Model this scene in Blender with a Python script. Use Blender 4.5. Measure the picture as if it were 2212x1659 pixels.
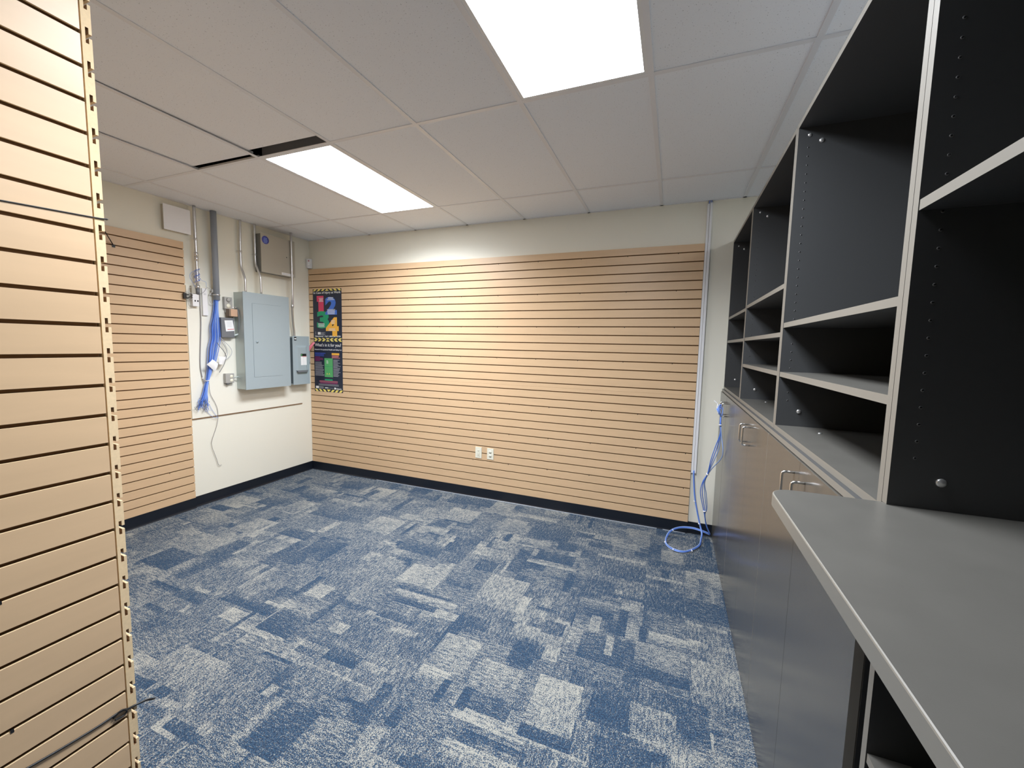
import bpy, bmesh, math, random
import numpy as np
from mathutils import Vector, Matrix

# ------------------------------------------------------------------ camera, world, exposure
for o in list(bpy.data.objects):
    bpy.data.objects.remove(o, do_unlink=True)
scn = bpy.context.scene
COL = scn.collection
cam_d = bpy.data.cameras.new('camera')
cam = bpy.data.objects.new('camera', cam_d)
COL.objects.link(cam)
R_ = Vector((0.92784158, 0.37241347, 0.02045011))
U_ = Vector((-0.05273608, 0.07671426, 0.99565749))
F_ = Vector((-0.36922744, 0.92489088, -0.09081830))
M = Matrix(((R_.x, U_.x, -F_.x, 4.11504), (R_.y, U_.y, -F_.y, -3.77513), (R_.z, U_.z, -F_.z, 1.58516), (0, 0, 0, 1)))
cam.matrix_world = M
cam_d.sensor_fit = 'HORIZONTAL'
cam_d.sensor_width = 36.0
cam_d.lens = 885.795 / 2212 * 36.0
cam_d.shift_x = 7.78 / 2212
cam_d.shift_y = -2.67 / 2212
cam_d.clip_start = 0.02
cam_d.clip_end = 60
scn.camera = cam

w = bpy.data.worlds.new('world')
scn.world = w
w.use_nodes = True
w.node_tree.nodes['Background'].inputs[0].default_value = (0.75, 0.85, 1.0, 1)
w.node_tree.nodes['Background'].inputs[1].default_value = 0.01
scn.view_settings.view_transform = 'Standard'
scn.view_settings.look = 'None'
scn.view_settings.gamma = 1
scn.view_settings.use_curve_mapping = False
scn.view_settings.exposure = 1.32
LAMP = 38.0          # watts of each fluorescent fixture's lamp
LENS_GLOW = 10.0     # glow of the acrylic lens itself
SPREAD = math.radians(152)
LAMP_COL = (0.93, 0.96, 1.0)

H = 2.777            # ceiling height
T = 0.019            # slatwall thickness
P = 0.0762           # slatwall groove pitch
ZG = 0.1675          # lowest groove
WU = 4.515           # front of the open shelf units
WD = 4.497           # face of the cupboard doors
XBK = 4.975          # back of the shelf units
rnd = random.Random(7)

# ------------------------------------------------------------------ materials
def mat(name, col, rough=0.6, metal=0.0, spec=0.5, bump=None, noise=None, emit=None):
    m = bpy.data.materials.new(name)
    m.use_nodes = True
    nt = m.node_tree
    b = nt.nodes['Principled BSDF']
    b.inputs['Base Color'].default_value = (*col, 1)
    b.inputs['Roughness'].default_value = rough
    b.inputs['Metallic'].default_value = metal
    b.inputs['Specular IOR Level'].default_value = spec
    tc = nt.nodes.new('ShaderNodeTexCoord')
    if noise:      # (scale xyz, amount)
        mp = nt.nodes.new('ShaderNodeMapping')
        mp.inputs['Scale'].default_value = noise[0]
        n = nt.nodes.new('ShaderNodeTexNoise')
        n.inputs['Scale'].default_value = 1.0
        n.inputs['Detail'].default_value = 3
        r = nt.nodes.new('ShaderNodeMapRange')
        r.inputs['From Min'].default_value = 0.3
        r.inputs['From Max'].default_value = 0.7
        r.inputs['To Min'].default_value = 1 - noise[1]
        r.inputs['To Max'].default_value = 1 + noise[1]
        mx = nt.nodes.new('ShaderNodeVectorMath')
        mx.operation = 'SCALE'
        mx.inputs[0].default_value = col
        nt.links.new(tc.outputs['Object'], mp.inputs['Vector'])
        nt.links.new(mp.outputs[0], n.inputs['Vector'])
        nt.links.new(n.outputs['Fac'], r.inputs['Value'])
        nt.links.new(r.outputs[0], mx.inputs['Scale'])
        nt.links.new(mx.outputs[0], b.inputs['Base Color'])
    if bump:       # (scale, strength, distance)
        n = nt.nodes.new('ShaderNodeTexNoise')
        n.inputs['Scale'].default_value = bump[0]
        n.inputs['Detail'].default_value = 2
        bp = nt.nodes.new('ShaderNodeBump')
        bp.inputs['Strength'].default_value = bump[1]
        bp.inputs['Distance'].default_value = bump[2]
        nt.links.new(tc.outputs['Object'], n.inputs['Vector'])
        nt.links.new(n.outputs['Fac'], bp.inputs['Height'])
        nt.links.new(bp.outputs[0], b.inputs['Normal'])
    if emit:
        b.inputs['Emission Color'].default_value = (*emit[0], 1)
        b.inputs['Emission Strength'].default_value = emit[1]
    return m

WALL = mat('painted_wall', (0.87, 0.845, 0.73), 0.55, bump=(260, 0.12, 0.001))
WALLB = mat('painted_board', (0.88, 0.855, 0.745), 0.5, bump=(160, 0.08, 0.001))
MAPLE = mat('maple_laminate', (0.70, 0.485, 0.29), 0.36, noise=((3, 3, 26), 0.035))
MDF = mat('raw_mdf', (0.80, 0.60, 0.36), 0.85, noise=((120, 120, 120), 0.05))
MDFSHADE = mat('shaded_mdf', (0.22, 0.115, 0.05), 0.9)  # raw MDF darkened to carry groove shade and the board's shadow line
BLACKRUB = mat('black_rubber_base', (0.008, 0.011, 0.018), 0.35)
LAMSHADE = mat('pewter_laminate_shaded', (0.056, 0.058, 0.060), 0.42, bump=(900, 0.12, 0.0004))  # same pewter laminate as the counter, bay shade put into its colour
EDGE = mat('taupe_edge_band', (0.200, 0.186, 0.160), 0.42)
DOOR = mat('pewter_door_laminate', (0.082, 0.076, 0.066), 0.22, spec=0.85, noise=((9, 9, 9), 0.03))
TOPM = mat('pewter_counter_laminate', (0.098, 0.094, 0.084), 0.34, noise=((14, 14, 14), 0.05), bump=(700, 0.1, 0.0004))
TOPEDGE = mat('counter_edge_band', (0.20, 0.19, 0.165), 0.35)
CHROME = mat('brushed_chrome', (0.80, 0.79, 0.77), 0.22, metal=1.0)
STEEL = mat('galvanised_steel', (0.70, 0.70, 0.70), 0.3, metal=0.9)
SCREW = mat('screw_steel', (0.75, 0.75, 0.74), 0.3, metal=0.8)
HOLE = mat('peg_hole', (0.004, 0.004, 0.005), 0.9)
HOLERIM = mat('peg_hole_rim', (0.14, 0.14, 0.14), 0.5)
PVC = mat('grey_plastic_pipe', (0.30, 0.33, 0.37), 0.45)
PANELG = mat('panel_grey_enamel', (0.36, 0.43, 0.46), 0.38)
PANELSIDE = mat('panel_box_galvanised', (0.50, 0.56, 0.54), 0.4, metal=0.25)
PANELD = mat('panel_grey_gap', (0.10, 0.13, 0.15), 0.6)
DKGREY = mat('dark_grey_enamel', (0.165, 0.175, 0.19), 0.45)
CABG = mat('beige_grey_steel', (0.47, 0.44, 0.37), 0.45)
CABGS = mat('beige_grey_steel_side', (0.22, 0.22, 0.21), 0.5)
WHITEM = mat('white_enamel', (0.90, 0.90, 0.92), 0.4)
WHITEP = mat('white_plastic', (0.86, 0.86, 0.87), 0.4)
IVORY = mat('ivory_plastic', (0.84, 0.82, 0.68), 0.35)
PAPER = mat('white_paper', (0.90, 0.90, 0.90), 0.7)
PAPERG = mat('print_grey', (0.45, 0.46, 0.50), 0.7)
BLUEC = mat('blue_cable_jacket', (0.10, 0.24, 0.80), 0.4)
BLUEL = mat('light_blue_cable_jacket', (0.30, 0.45, 0.85), 0.4)
GREYC = mat('grey_cable_jacket', (0.30, 0.29, 0.30), 0.5)
LGREYC = mat('pale_grey_cable_jacket', (0.55, 0.55, 0.53), 0.5)
BLACKP = mat('black_plastic', (0.012, 0.012, 0.013), 0.45)
BROWNP = mat('tan_box_face', (0.60, 0.38, 0.25), 0.6)
BROWND = mat('dark_brown_box', (0.22, 0.16, 0.11), 0.6)
BOXG = mat('cast_grey_box', (0.42, 0.41, 0.38), 0.5)
CREAMR = mat('cream_receptacle', (0.85, 0.82, 0.66), 0.4)
REDP = mat('red_handle', (0.55, 0.03, 0.07), 0.4)
REDPALE = mat('red_print', (0.65, 0.22, 0.22), 0.6)
BLUEST = mat('blue_sticker', (0.08, 0.09, 0.42), 0.5)
INK = mat('poster_black', (0.016, 0.022, 0.045), 0.35)
PYEL = mat('poster_yellow', (0.87, 0.72, 0.16), 0.4)
PRED = mat('poster_red', (0.72, 0.05, 0.13), 0.4)
PBLUE = mat('poster_blue', (0.06, 0.17, 0.62), 0.4)
PGREEN = mat('poster_green', (0.01, 0.33, 0.15), 0.4)
PORANGE = mat('poster_orange', (0.92, 0.47, 0.06), 0.4)
PWHITE = mat('poster_white', (0.86, 0.86, 0.84), 0.4)
PLGREEN = mat('poster_light_green', (0.10, 0.42, 0.14), 0.4)
PDBLUE = mat('poster_deep_blue', (0.05, 0.09, 0.40), 0.4)
PPURP = mat('poster_plum', (0.22, 0.03, 0.13), 0.4)
PGREY = mat('poster_grey', (0.30, 0.30, 0.34), 0.4)
PLENUM = mat('plenum_dark', (0.02, 0.026, 0.045), 0.9)
GRIDM = mat('ceiling_grid_white', (0.80, 0.81, 0.84), 0.35)
FRAMEM = mat('fixture_white', (0.82, 0.83, 0.84), 0.4)
STAIN = mat('insulation_silver', (0.22, 0.24, 0.30), 0.5)

# mineral fibre ceiling tile: white with pinholes
TILE = bpy.data.materials.new('mineral_fibre_tile')
TILE.use_nodes = True
nt = TILE.node_tree
b = nt.nodes['Principled BSDF']
b.inputs['Roughness'].default_value = 0.9
tc = nt.nodes.new('ShaderNodeTexCoord')
mp = nt.nodes.new('ShaderNodeMapping')
mp.inputs['Scale'].default_value = (210, 150, 150)
n1 = nt.nodes.new('ShaderNodeTexNoise')
n1.inputs['Scale'].default_value = 1
n1.inputs['Detail'].default_value = 1.5
cr = nt.nodes.new('ShaderNodeValToRGB')
cr.color_ramp.elements[0].position = 0.26
cr.color_ramp.elements[0].color = (0.40, 0.41, 0.44, 1)
cr.color_ramp.elements[1].position = 0.33
cr.color_ramp.elements[1].color = (0.88, 0.91, 0.955, 1)
nt.links.new(tc.outputs['Object'], mp.inputs[0])
nt.links.new(mp.outputs[0], n1.inputs['Vector'])
nt.links.new(n1.outputs['Fac'], cr.inputs[0])
nt.links.new(cr.outputs[0], b.inputs['Base Color'])
bp = nt.nodes.new('ShaderNodeBump')
bp.inputs['Strength'].default_value = 0.12
bp.inputs['Distance'].default_value = 0.002
nt.links.new(n1.outputs['Fac'], bp.inputs['Height'])
nt.links.new(bp.outputs[0], b.inputs['Normal'])

# carpet: pattern tone comes from the face attribute 'tone'; yarn flecks mix a light and a dark yarn
CARPET = bpy.data.materials.new('carpet_tile_yarn')
CARPET.use_nodes = True
nt = CARPET.node_tree
b = nt.nodes['Principled BSDF']
b.inputs['Roughness'].default_value = 0.95
b.inputs['Specular IOR Level'].default_value = 0.1
at = nt.nodes.new('ShaderNodeAttribute')
at.attribute_name = 'tone'
ad = nt.nodes.new('ShaderNodeAttribute')
ad.attribute_name = 'lay'
tc = nt.nodes.new('ShaderNodeTexCoord')
def _noise(sc, det):
    mp = nt.nodes.new('ShaderNodeMapping')
    mp.inputs['Scale'].default_value = sc
    n = nt.nodes.new('ShaderNodeTexNoise')
    n.inputs['Scale'].default_value = 1
    n.inputs['Detail'].default_value = det
    n.inputs['Roughness'].default_value = 0.6
    nt.links.new(tc.outputs['Object'], mp.inputs[0])
    nt.links.new(mp.outputs[0], n.inputs['Vector'])
    return n.outputs['Fac']
def _math(op, a, bb, clamp=False):
    n = nt.nodes.new('ShaderNodeMath')
    n.operation = op
    n.use_clamp = clamp
    for i, v in enumerate((a, bb)):
        if isinstance(v, (int, float)):
            n.inputs[i].default_value = v
        else:
            nt.links.new(v, n.inputs[i])
    return n.outputs[0]
fa = _noise((300, 170, 170), 2.0)
fb = _noise((170, 300, 170), 2.0)
lay = ad.outputs['Fac']
fc = _noise((95, 26, 26), 2.0)
fd = _noise((26, 95, 26), 2.0)
def _mix2(p, q): return _math('ADD', _math('MULTIPLY', p, lay), _math('MULTIPLY', q, _math('SUBTRACT', 1.0, lay)))
fine = _mix2(fa, fb)
fl = _math('ADD', _math('MULTIPLY', fine, 0.70), _math('MULTIPLY', _mix2(fc, fd), 0.30))
fl = _math('ADD', _math('MULTIPLY', _math('SUBTRACT', fl, 0.5), 1.35), 0.5)
soft = _noise((7, 7, 7), 2.0)
tone = _math('ADD', at.outputs['Fac'], _math('MULTIPLY', _math('SUBTRACT', soft, 0.5), 0.55))
# light yarn where the fleck noise exceeds a threshold set by the tone
thr = _math('SUBTRACT', 0.655, _math('MULTIPLY', tone, 0.22))
fac = _math('MULTIPLY', _math('SUBTRACT', fl, thr), 8.5)
fac = _math('ADD', fac, 0.5, True)
mixc = nt.nodes.new('ShaderNodeMix')
mixc.data_type = 'RGBA'
nt.links.new(fac, mixc.inputs[0])
dk = nt.nodes.new('ShaderNodeMix')
dk.data_type = 'RGBA'
nt.links.new(_math('ADD', _math('MULTIPLY', _math('SUBTRACT', _noise((150, 150, 150), 2.0), 0.5), 5.0), 0.5, True), dk.inputs[0])
dk.inputs[6].default_value = (0.022, 0.036, 0.066, 1)
dk.inputs[7].default_value = (0.040, 0.082, 0.140, 1)
nt.links.new(dk.outputs[2], mixc.inputs[6])
mixc.inputs[7].default_value = (0.355, 0.35, 0.31, 1)
nt.links.new(mixc.outputs[2], b.inputs['Base Color'])
bp = nt.nodes.new('ShaderNodeBump')
bp.inputs['Strength'].default_value = 0.35
bp.inputs['Distance'].default_value = 0.003
nt.links.new(fine, bp.inputs['Height'])
nt.links.new(bp.outputs[0], b.inputs['Normal'])

def lens_mat(name, strength):
    """translucent acrylic: lets the lamp above through and glows itself"""
    m = bpy.data.materials.new(name)
    m.use_nodes = True
    nt = m.node_tree
    nt.nodes.clear()
    out = nt.nodes.new('ShaderNodeOutputMaterial')
    tr = nt.nodes.new('ShaderNodeBsdfTransparent')
    tr.inputs[0].default_value = (0.95, 0.97, 1.0, 1)
    em = nt.nodes.new('ShaderNodeEmission')
    em.inputs[0].default_value = (*LAMP_COL, 1)
    em.inputs[1].default_value = strength
    mx = nt.nodes.new('ShaderNodeMixShader')
    mx.inputs[0].default_value = 0.35
    nt.links.new(tr.outputs[0], mx.inputs[1])
    nt.links.new(em.outputs[0], mx.inputs[2])
    nt.links.new(mx.outputs[0], out.inputs[0])
    return m
LENS = lens_mat('prismatic_lens_lit', LENS_GLOW)
LENS_FAR = lens_mat('prismatic_lens_lit_next_room', LENS_GLOW * 2.0)

# ------------------------------------------------------------------ mesh helpers
class MB:
    def __init__(self):
        self.v = []; self.f = []; self.m = []; self.mats = []; self.s = []
    def mi(self, m):
        if m not in self.mats:
            self.mats.append(m)
        return self.mats.index(m)
    def add(self, vs, fs, m, smooth=False):
        k = len(self.v)
        self.v += [tuple(p) for p in vs]
        i = self.mi(m)
        for f in fs:
            self.f.append([k + q for q in f]); self.m.append(i); self.s.append(smooth)
        return self
    def box(self, x0, y0, z0, x1, y1, z1, m, bev=0.0, faces=None):
        x0, x1 = sorted((x0, x1)); y0, y1 = sorted((y0, y1)); z0, z1 = sorted((z0, z1))
        if bev > 0:
            bm = bmesh.new()
            vs = [bm.verts.new(p) for p in ((x0,y0,z0),(x1,y0,z0),(x1,y1,z0),(x0,y1,z0),(x0,y0,z1),(x1,y0,z1),(x1,y1,z1),(x0,y1,z1))]
            for f in ((0,3,2,1),(4,5,6,7),(0,1,5,4),(1,2,6,5),(2,3,7,6),(3,0,4,7)):
                bm.faces.new([vs[i] for i in f])
            bmesh.ops.bevel(bm, geom=list(bm.edges), offset=bev, segments=2, affect='EDGES', profile=0.7)
            bm.verts.index_update()
            self.add([v.co[:] for v in bm.verts], [[v.index for v in f.verts] for f in bm.faces], m)
            bm.free()
            return self
        vs = ((x0,y0,z0),(x1,y0,z0),(x1,y1,z0),(x0,y1,z0),(x0,y0,z1),(x1,y0,z1),(x1,y1,z1),(x0,y1,z1))
        fs = {'z-':(0,3,2,1),'z+':(4,5,6,7),'y-':(0,1,5,4),'x+':(1,2,6,5),'y+':(2,3,7,6),'x-':(3,0,4,7)}
        k = len(self.v)
        self.v += vs
        for key, f in fs.items():
            mm = faces.get(key, m) if faces else m
            self.f.append([k + q for q in f]); self.m.append(self.mi(mm)); self.s.append(False)
        return self
    def tube(self, pts, r, m, seg=10, smooth_path=0, cap=True):
        pts = [Vector(p) for p in pts]
        if smooth_path:
            pts = catmull(pts, smooth_path)
        n = len(pts)
        rr = r if isinstance(r, (list, tuple)) else [r] * n
        t0 = (pts[1] - pts[0]).normalized()
        up = Vector((0, 0, 1)) if abs(t0.z) < 0.9 else Vector((1, 0, 0))
        a = t0.cross(up).normalized()
        vs = []
        for i, p in enumerate(pts):
            t = (pts[min(i + 1, n - 1)] - pts[max(i - 1, 0)]).normalized()
            a = (a - t * a.dot(t)).normalized()
            c = t.cross(a)
            for k in range(seg):
                th = 2 * math.pi * k / seg
                vs.append(p + (a * math.cos(th) + c * math.sin(th)) * rr[i])
        fs = [[i * seg + k, i * seg + (k + 1) % seg, (i + 1) * seg + (k + 1) % seg, (i + 1) * seg + k] for i in range(n - 1) for k in range(seg)]
        if cap:
            fs.append(list(range(seg - 1, -1, -1)))
            fs.append([(n - 1) * seg + k for k in range(seg)])
        return self.add(vs, fs, m, True)
    def lathe(self, c, ax, prof, m, seg=20):
        """prof: list of (radius, distance along axis)"""
        c = Vector(c); ax = Vector(ax).normalized()
        a = ax.orthogonal().normalized(); b2 = ax.cross(a)
        vs = []
        for r, d in prof:
            for k in range(seg):
                th = 2 * math.pi * k / seg
                vs.append(c + ax * d + (a * math.cos(th) + b2 * math.sin(th)) * max(r, 1e-5))
        fs = [[i * seg + k, i * seg + (k + 1) % seg, (i + 1) * seg + (k + 1) % seg, (i + 1) * seg + k] for i in range(len(prof) - 1) for k in range(seg)]
        fs.append([(len(prof) - 1) * seg + k for k in range(seg)])
        fs.append(list(range(seg - 1, -1, -1)))
        return self.add(vs, fs, m, True)
    def prism(self, outline, d, m, m_side=None):
        """outline: list of 3D points (planar), d: extrusion vector"""
        n = len(outline); d = Vector(d)
        a = [Vector(p) for p in outline]; bb = [p + d for p in a]
        self.add(a + bb, [list(range(n - 1, -1, -1)), list(range(n, 2 * n))], m)
        k = len(self.v) - 2 * n
        mi = self.mi(m_side or m)
        for i in range(n):
            j = (i + 1) % n
            self.f.append([k + i, k + j, k + n + j, k + n + i]); self.m.append(mi); self.s.append(False)
        return self

def catmull(p, n):
    out = []
    q = [p[0] + (p[0] - p[1])] + list(p) + [p[-1] + (p[-1] - p[-2])]
    for i in range(1, len(q) - 2):
        for k in range(n):
            t = k / n
            a, b2, c, d = q[i - 1], q[i], q[i + 1], q[i + 2]
            out.append(0.5 * ((2 * b2) + (c - a) * t + (2 * a - 5 * b2 + 4 * c - d) * t * t + (3 * b2 - a - 3 * c + d) * t ** 3))
    out.append(q[-2])
    return out

def wpos(o):
    v = Vector((0, 0, 0))
    while o:
        v = v + o.location; o = o.parent
    return v

def obj(name, mb, parent=None, label=None, cat=None, group=None, kind=None, origin=None, fix=True):
    me = bpy.data.meshes.new(name)
    vs = np.array(mb.v, float)
    lo, hi = vs.min(0), vs.max(0)
    org = Vector(origin) if origin else Vector(((lo[0] + hi[0]) / 2, (lo[1] + hi[1]) / 2, lo[2]))
    me.from_pydata([tuple(p) for p in (vs - np.array(org))], [], mb.f)
    for m in mb.mats:
        me.materials.append(m)
    me.polygons.foreach_set('material_index', mb.m)
    me.polygons.foreach_set('use_smooth', mb.s)
    me.update()
    if fix:
        bm = bmesh.new(); bm.from_mesh(me)
        bmesh.ops.recalc_face_normals(bm, faces=bm.faces)
        bm.to_mesh(me); bm.free()
    o = bpy.data.objects.new(name, me)
    COL.objects.link(o)
    if parent:
        o.parent = parent
        o.location = org - wpos(parent)
    else:
        o.location = org
    if label: o['label'] = label
    if cat: o['category'] = cat
    if group: o['group'] = group
    if kind: o['kind'] = kind
    return o

def thing(name, label, cat, loc, group=None):
    o = bpy.data.objects.new(name, None)
    o.empty_display_size = 0.05
    COL.objects.link(o)
    o.location = loc
    o['label'] = label; o['category'] = cat
    if group: o['group'] = group
    return o

def struct(name, mb, parent=None):
    return obj(name, mb, parent, kind=None if parent else 'structure')

def text_geo(mb, s, frame, u0, v0, wid, hei, m, lift, bold=0.0):
    """flat lettering; frame(u, v, lift) -> world point; text box fitted to wid x hei at lower-left u0, v0"""
    cu = bpy.data.curves.new('t', 'FONT')
    cu.body = s; cu.size = 1.0; cu.offset = bold; cu.resolution_u = 3
    o = bpy.data.objects.new('t', cu); COL.objects.link(o)
    dg = bpy.context.evaluated_depsgraph_get()
    me = bpy.data.meshes.new_from_object(o.evaluated_get(dg))
    vs = [v.co.copy() for v in me.vertices]
    fs = [list(p.vertices) for p in me.polygons]
    bpy.data.objects.remove(o); bpy.data.curves.remove(cu); bpy.data.meshes.remove(me)
    if not vs: return
    x0 = min(v.x for v in vs); x1 = max(v.x for v in vs); y0 = min(v.y for v in vs); y1 = max(v.y for v in vs)
    mb.add([frame(u0 + (v.x - x0) / (x1 - x0) * wid, v0 + (v.y - y0) / (y1 - y0) * hei, lift) for v in vs], fs, m)

# ================================================================== THE SETTING
# ---- floor with carpet pattern
PATCHES = [(0.64, -2.15, 1.0, -1.93, 0.15),
    (0.5, -1.93, 0.96, -1.68, 0.7),
    (0.6, -2.17, 0.65, -1.89, 0.7),
    (0.96, -2.3, 1.03, -1.95, 0.65),
    (1.08, -2.17, 1.19, -1.82, 0.25),
    (1.22, -1.96, 1.43, -1.85, 0.65),
    (1.31, -2.3, 1.55, -2.21, 0.2),
    (1.62, -2.21, 2.04, -2.15, 0.12),
    (1.51, -2.38, 1.54, -2.32, 0.85),
    (1.89, -2.13, 2.04, -2.1, 0.85),
    (1.35, -2.21, 1.49, -2.18, 0.8),
    (1.43, -1.82, 1.55, -1.49, 0.25),
    (1.56, -1.75, 1.71, -1.39, 0.2),
    (1.42, -1.29, 1.49, -1.08, 0.8),
    (1.16, -1.45, 1.46, -1.32, 0.2),
    (1.48, -1.96, 1.54, -1.82, 0.75),
    (1.65, -2.11, 1.77, -2.01, 0.65),
    (2.03, -1.97, 2.17, -1.84, 0.85),
    (1.7, -1.1, 1.98, -0.82, 0.75),
    (0.57, -0.31, 0.64, -0.08, 0.7),
    (0.75, -0.38, 1.05, -0.17, 0.2),
    (0.61, -0.78, 0.92, -0.66, 0.2),
    (0.56, -0.62, 0.88, -0.5, 0.65),
    (0.99, -0.74, 1.36, -0.66, 0.7),
    (0.38, -1.07, 0.63, -0.87, 0.25),
    (0.74, -1.11, 0.94, -0.89, 0.6),
    (0.24, -1.59, 0.52, -1.39, 0.65),
    (1.06, -1.05, 1.49, -0.84, 0.3),
    (1.84, -2.73, 2.19, -2.53, 0.7),
    (2.03, -2.3, 2.28, -2.13, 0.2),
    (2.03, -2.31, 2.04, -2.12, 0.8),
    (2.55, -2.32, 2.75, -2.24, 0.12),
    (2.5, -2.39, 2.91, -2.37, 0.72),
    (2.77, -2.3, 2.91, -2.25, 0.75),
    (2.61, -2.79, 2.8, -2.56, 0.12),
    (2.55, -2.81, 2.59, -2.57, 0.72),
    (2.53, -2.57, 2.56, -2.5, 0.15),
    (2.94, -2.54, 3.0, -2.32, 0.15),
    (3.19, -2.32, 3.23, -2.19, 0.03),
    (3.02, -2.68, 3.11, -2.51, 0.75),
    (2.25, -2.86, 2.45, -2.81, 0.15),
    (2.39, -2.82, 2.45, -2.77, 0.75),
    (2.58, -1.79, 2.88, -1.77, 0.06),
    (2.52, -1.66, 2.89, -1.65, 0.1),
    (2.52, -1.71, 2.92, -1.69, 0.75),
    (2.87, -1.83, 2.93, -1.76, 0.85),
    (2.42, -2.16, 2.52, -2.08, 0.8),
    (2.75, -2.02, 2.9, -1.98, 0.75),
    (2.58, -1.95, 2.84, -1.89, 0.25),
    (2.19, -2.39, 2.33, -2.32, 0.65),
    (3.05, -0.63, 3.4, -0.32, 0.25),
    (2.9, -0.8, 2.95, -0.66, 0.1),
    (2.96, -0.81, 3.01, -0.65, 0.8),
    (3.22, -0.96, 3.52, -0.82, 0.12),
    (3.54, -0.8, 3.65, -0.69, 0.2),
    (3.34, -0.75, 3.49, -0.61, 0.2),
    (3.56, -0.6, 3.75, -0.5, 0.25),
    (3.09, -1.2, 3.19, -0.87, 0.2),
    (3.19, -0.92, 3.23, -0.82, 0.75),
    (3.73, -0.97, 4.02, -0.75, 0.28),
    (3.66, -0.73, 4.01, -0.69, 0.8),
    (4.02, -0.7, 4.11, -0.34, 0.2),
    (3.82, -0.43, 4.02, -0.13, 0.6),
    (4.11, -0.61, 4.27, -0.42, 0.7),
    (4.28, -0.63, 4.52, -0.45, 0.3),
    (4.02, -0.89, 4.34, -0.85, 0.75),
    (4.02, -1.22, 4.26, -0.99, 0.2),
    (3.52, -1.28, 3.57, -1.05, 0.08),
    (3.73, -1.2, 4.04, -1.16, 0.2),
    (3.9, -1.31, 4.01, -1.24, 0.8),
    (3.03, -1.61, 3.31, -1.28, 0.75),
    (2.54, -1.73, 2.98, -1.68, 0.8),
    (2.54, -1.67, 2.92, -1.65, 0.15),
    (2.59, -1.8, 2.89, -1.75, 0.1),
    (2.88, -1.8, 3.03, -1.76, 0.85),
    (2.67, -1.27, 2.75, -0.81, 0.3),
    (2.87, -1.27, 3.02, -1.13, 0.2),
    (2.21, -0.63, 2.51, -0.36, 0.75),
    (2.17, -0.66, 2.53, -0.65, 0.15),
    (2.21, -0.79, 2.37, -0.67, 0.2),
    (2.21, -0.91, 2.42, -0.82, 0.75),
    (2.09, -0.23, 2.53, -0.06, 0.25),
    (2.53, -0.25, 2.75, -0.05, 0.75),
    (2.77, -0.6, 2.99, -0.38, 0.7),
    (1.88, -0.78, 2.01, -0.67, 0.8),
    (3.39, -0.21, 3.42, -0.03, 0.12),
    (3.49, -0.28, 3.52, -0.05, 0.12),
    (2.19, -1.25, 2.55, -1.09, 0.25),
    (3.29, -2.19, 3.52, -2.0, 0.72),
    (3.6, -2.26, 3.81, -1.98, 0.88),
    (3.6, -2.32, 3.82, -2.26, 0.08),
    (3.3, -2.29, 3.54, -2.19, 0.3),
    (3.3, -2.31, 3.35, -2.19, 0.08),
    (3.41, -1.98, 3.53, -1.81, 0.1),
    (3.85, -2.14, 4.03, -1.9, 0.12),
    (3.9, -1.56, 3.95, -1.32, 0.05),
    (3.73, -1.8, 4.03, -1.59, 0.2),
    (3.86, -1.73, 3.9, -1.58, 0.85),
    (3.95, -1.56, 4.02, -1.43, 0.7),
    (4.01, -1.72, 4.27, -1.56, 0.62),
    (4.02, -1.81, 4.27, -1.73, 0.1),
    (4.28, -1.81, 4.51, -1.58, 0.72),
    (4.02, -2.08, 4.21, -1.97, 0.62),
    (3.36, -1.78, 3.68, -1.68, 0.72),
    (3.51, -1.7, 3.64, -1.59, 0.3),
    (3.63, -1.7, 3.72, -1.6, 0.7),
    (3.03, -1.83, 3.23, -1.73, 0.2),
    (3.04, -2.15, 3.26, -1.91, 0.75),
    (3.19, -2.32, 3.23, -2.19, 0.05),
    (3.53, -2.34, 3.89, -2.32, 0.72)]
xs = np.concatenate([np.arange(0, 5.0, 0.01), np.arange(5.0, 10.01, 0.05)])
ys = np.concatenate([np.arange(-7.0, -3.3, 0.05), np.arange(-3.3, 0.001, 0.01)])
nx, ny = len(xs) - 1, len(ys) - 1
cxm = (xs[:-1] + xs[1:]) / 2; cym = (ys[:-1] + ys[1:]) / 2
rg = np.random.RandomState(11)
tone_a = np.full((ny, nx), 0.45)
def paint(x0, y0, x1, y1, t, fade=0.0, along_x=True):
    i0, i1 = np.searchsorted(cxm, (x0, x1)); j0, j1 = np.searchsorted(cym, (y0, y1))
    if i1 > i0 and j1 > j0:
        g = np.linspace(-fade, fade, i1 - i0)[None, :] if along_x else np.linspace(-fade, fade, j1 - j0)[:, None]
        tone_a[j0:j1, i0:i1] = t + g
for _ in range(2600):      # the woven pattern of overlapping rectangles
    x0 = rg.uniform(-0.2, 10); y0 = rg.uniform(-7.2, 0)
    if rg.rand() < 0.45:
        w_, h_ = rg.uniform(0.12, 0.40), rg.uniform(0.03, 0.10)
    elif rg.rand() < 0.6:
        w_, h_ = rg.uniform(0.03, 0.10), rg.uniform(0.12, 0.36)
    else:
        w_, h_ = rg.uniform(0.12, 0.34), rg.uniform(0.12, 0.30)
    t = rg.choice([0.14, 0.24, 0.36, 0.46, 0.56, 0.66, 0.76], p=[.11, .15, .18, .18, .17, .13, .08])
    paint(x0, y0, x0 + w_, y0 + h_, t, rg.uniform(-0.25, 0.25), rg.rand() < 0.5)
for x0, y0, x1, y1, t in PATCHES:
    paint(x0, y0, x1, y1, t * 0.92, 0.10 if (x1 - x0) > 0.15 else 0.0, False)
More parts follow.
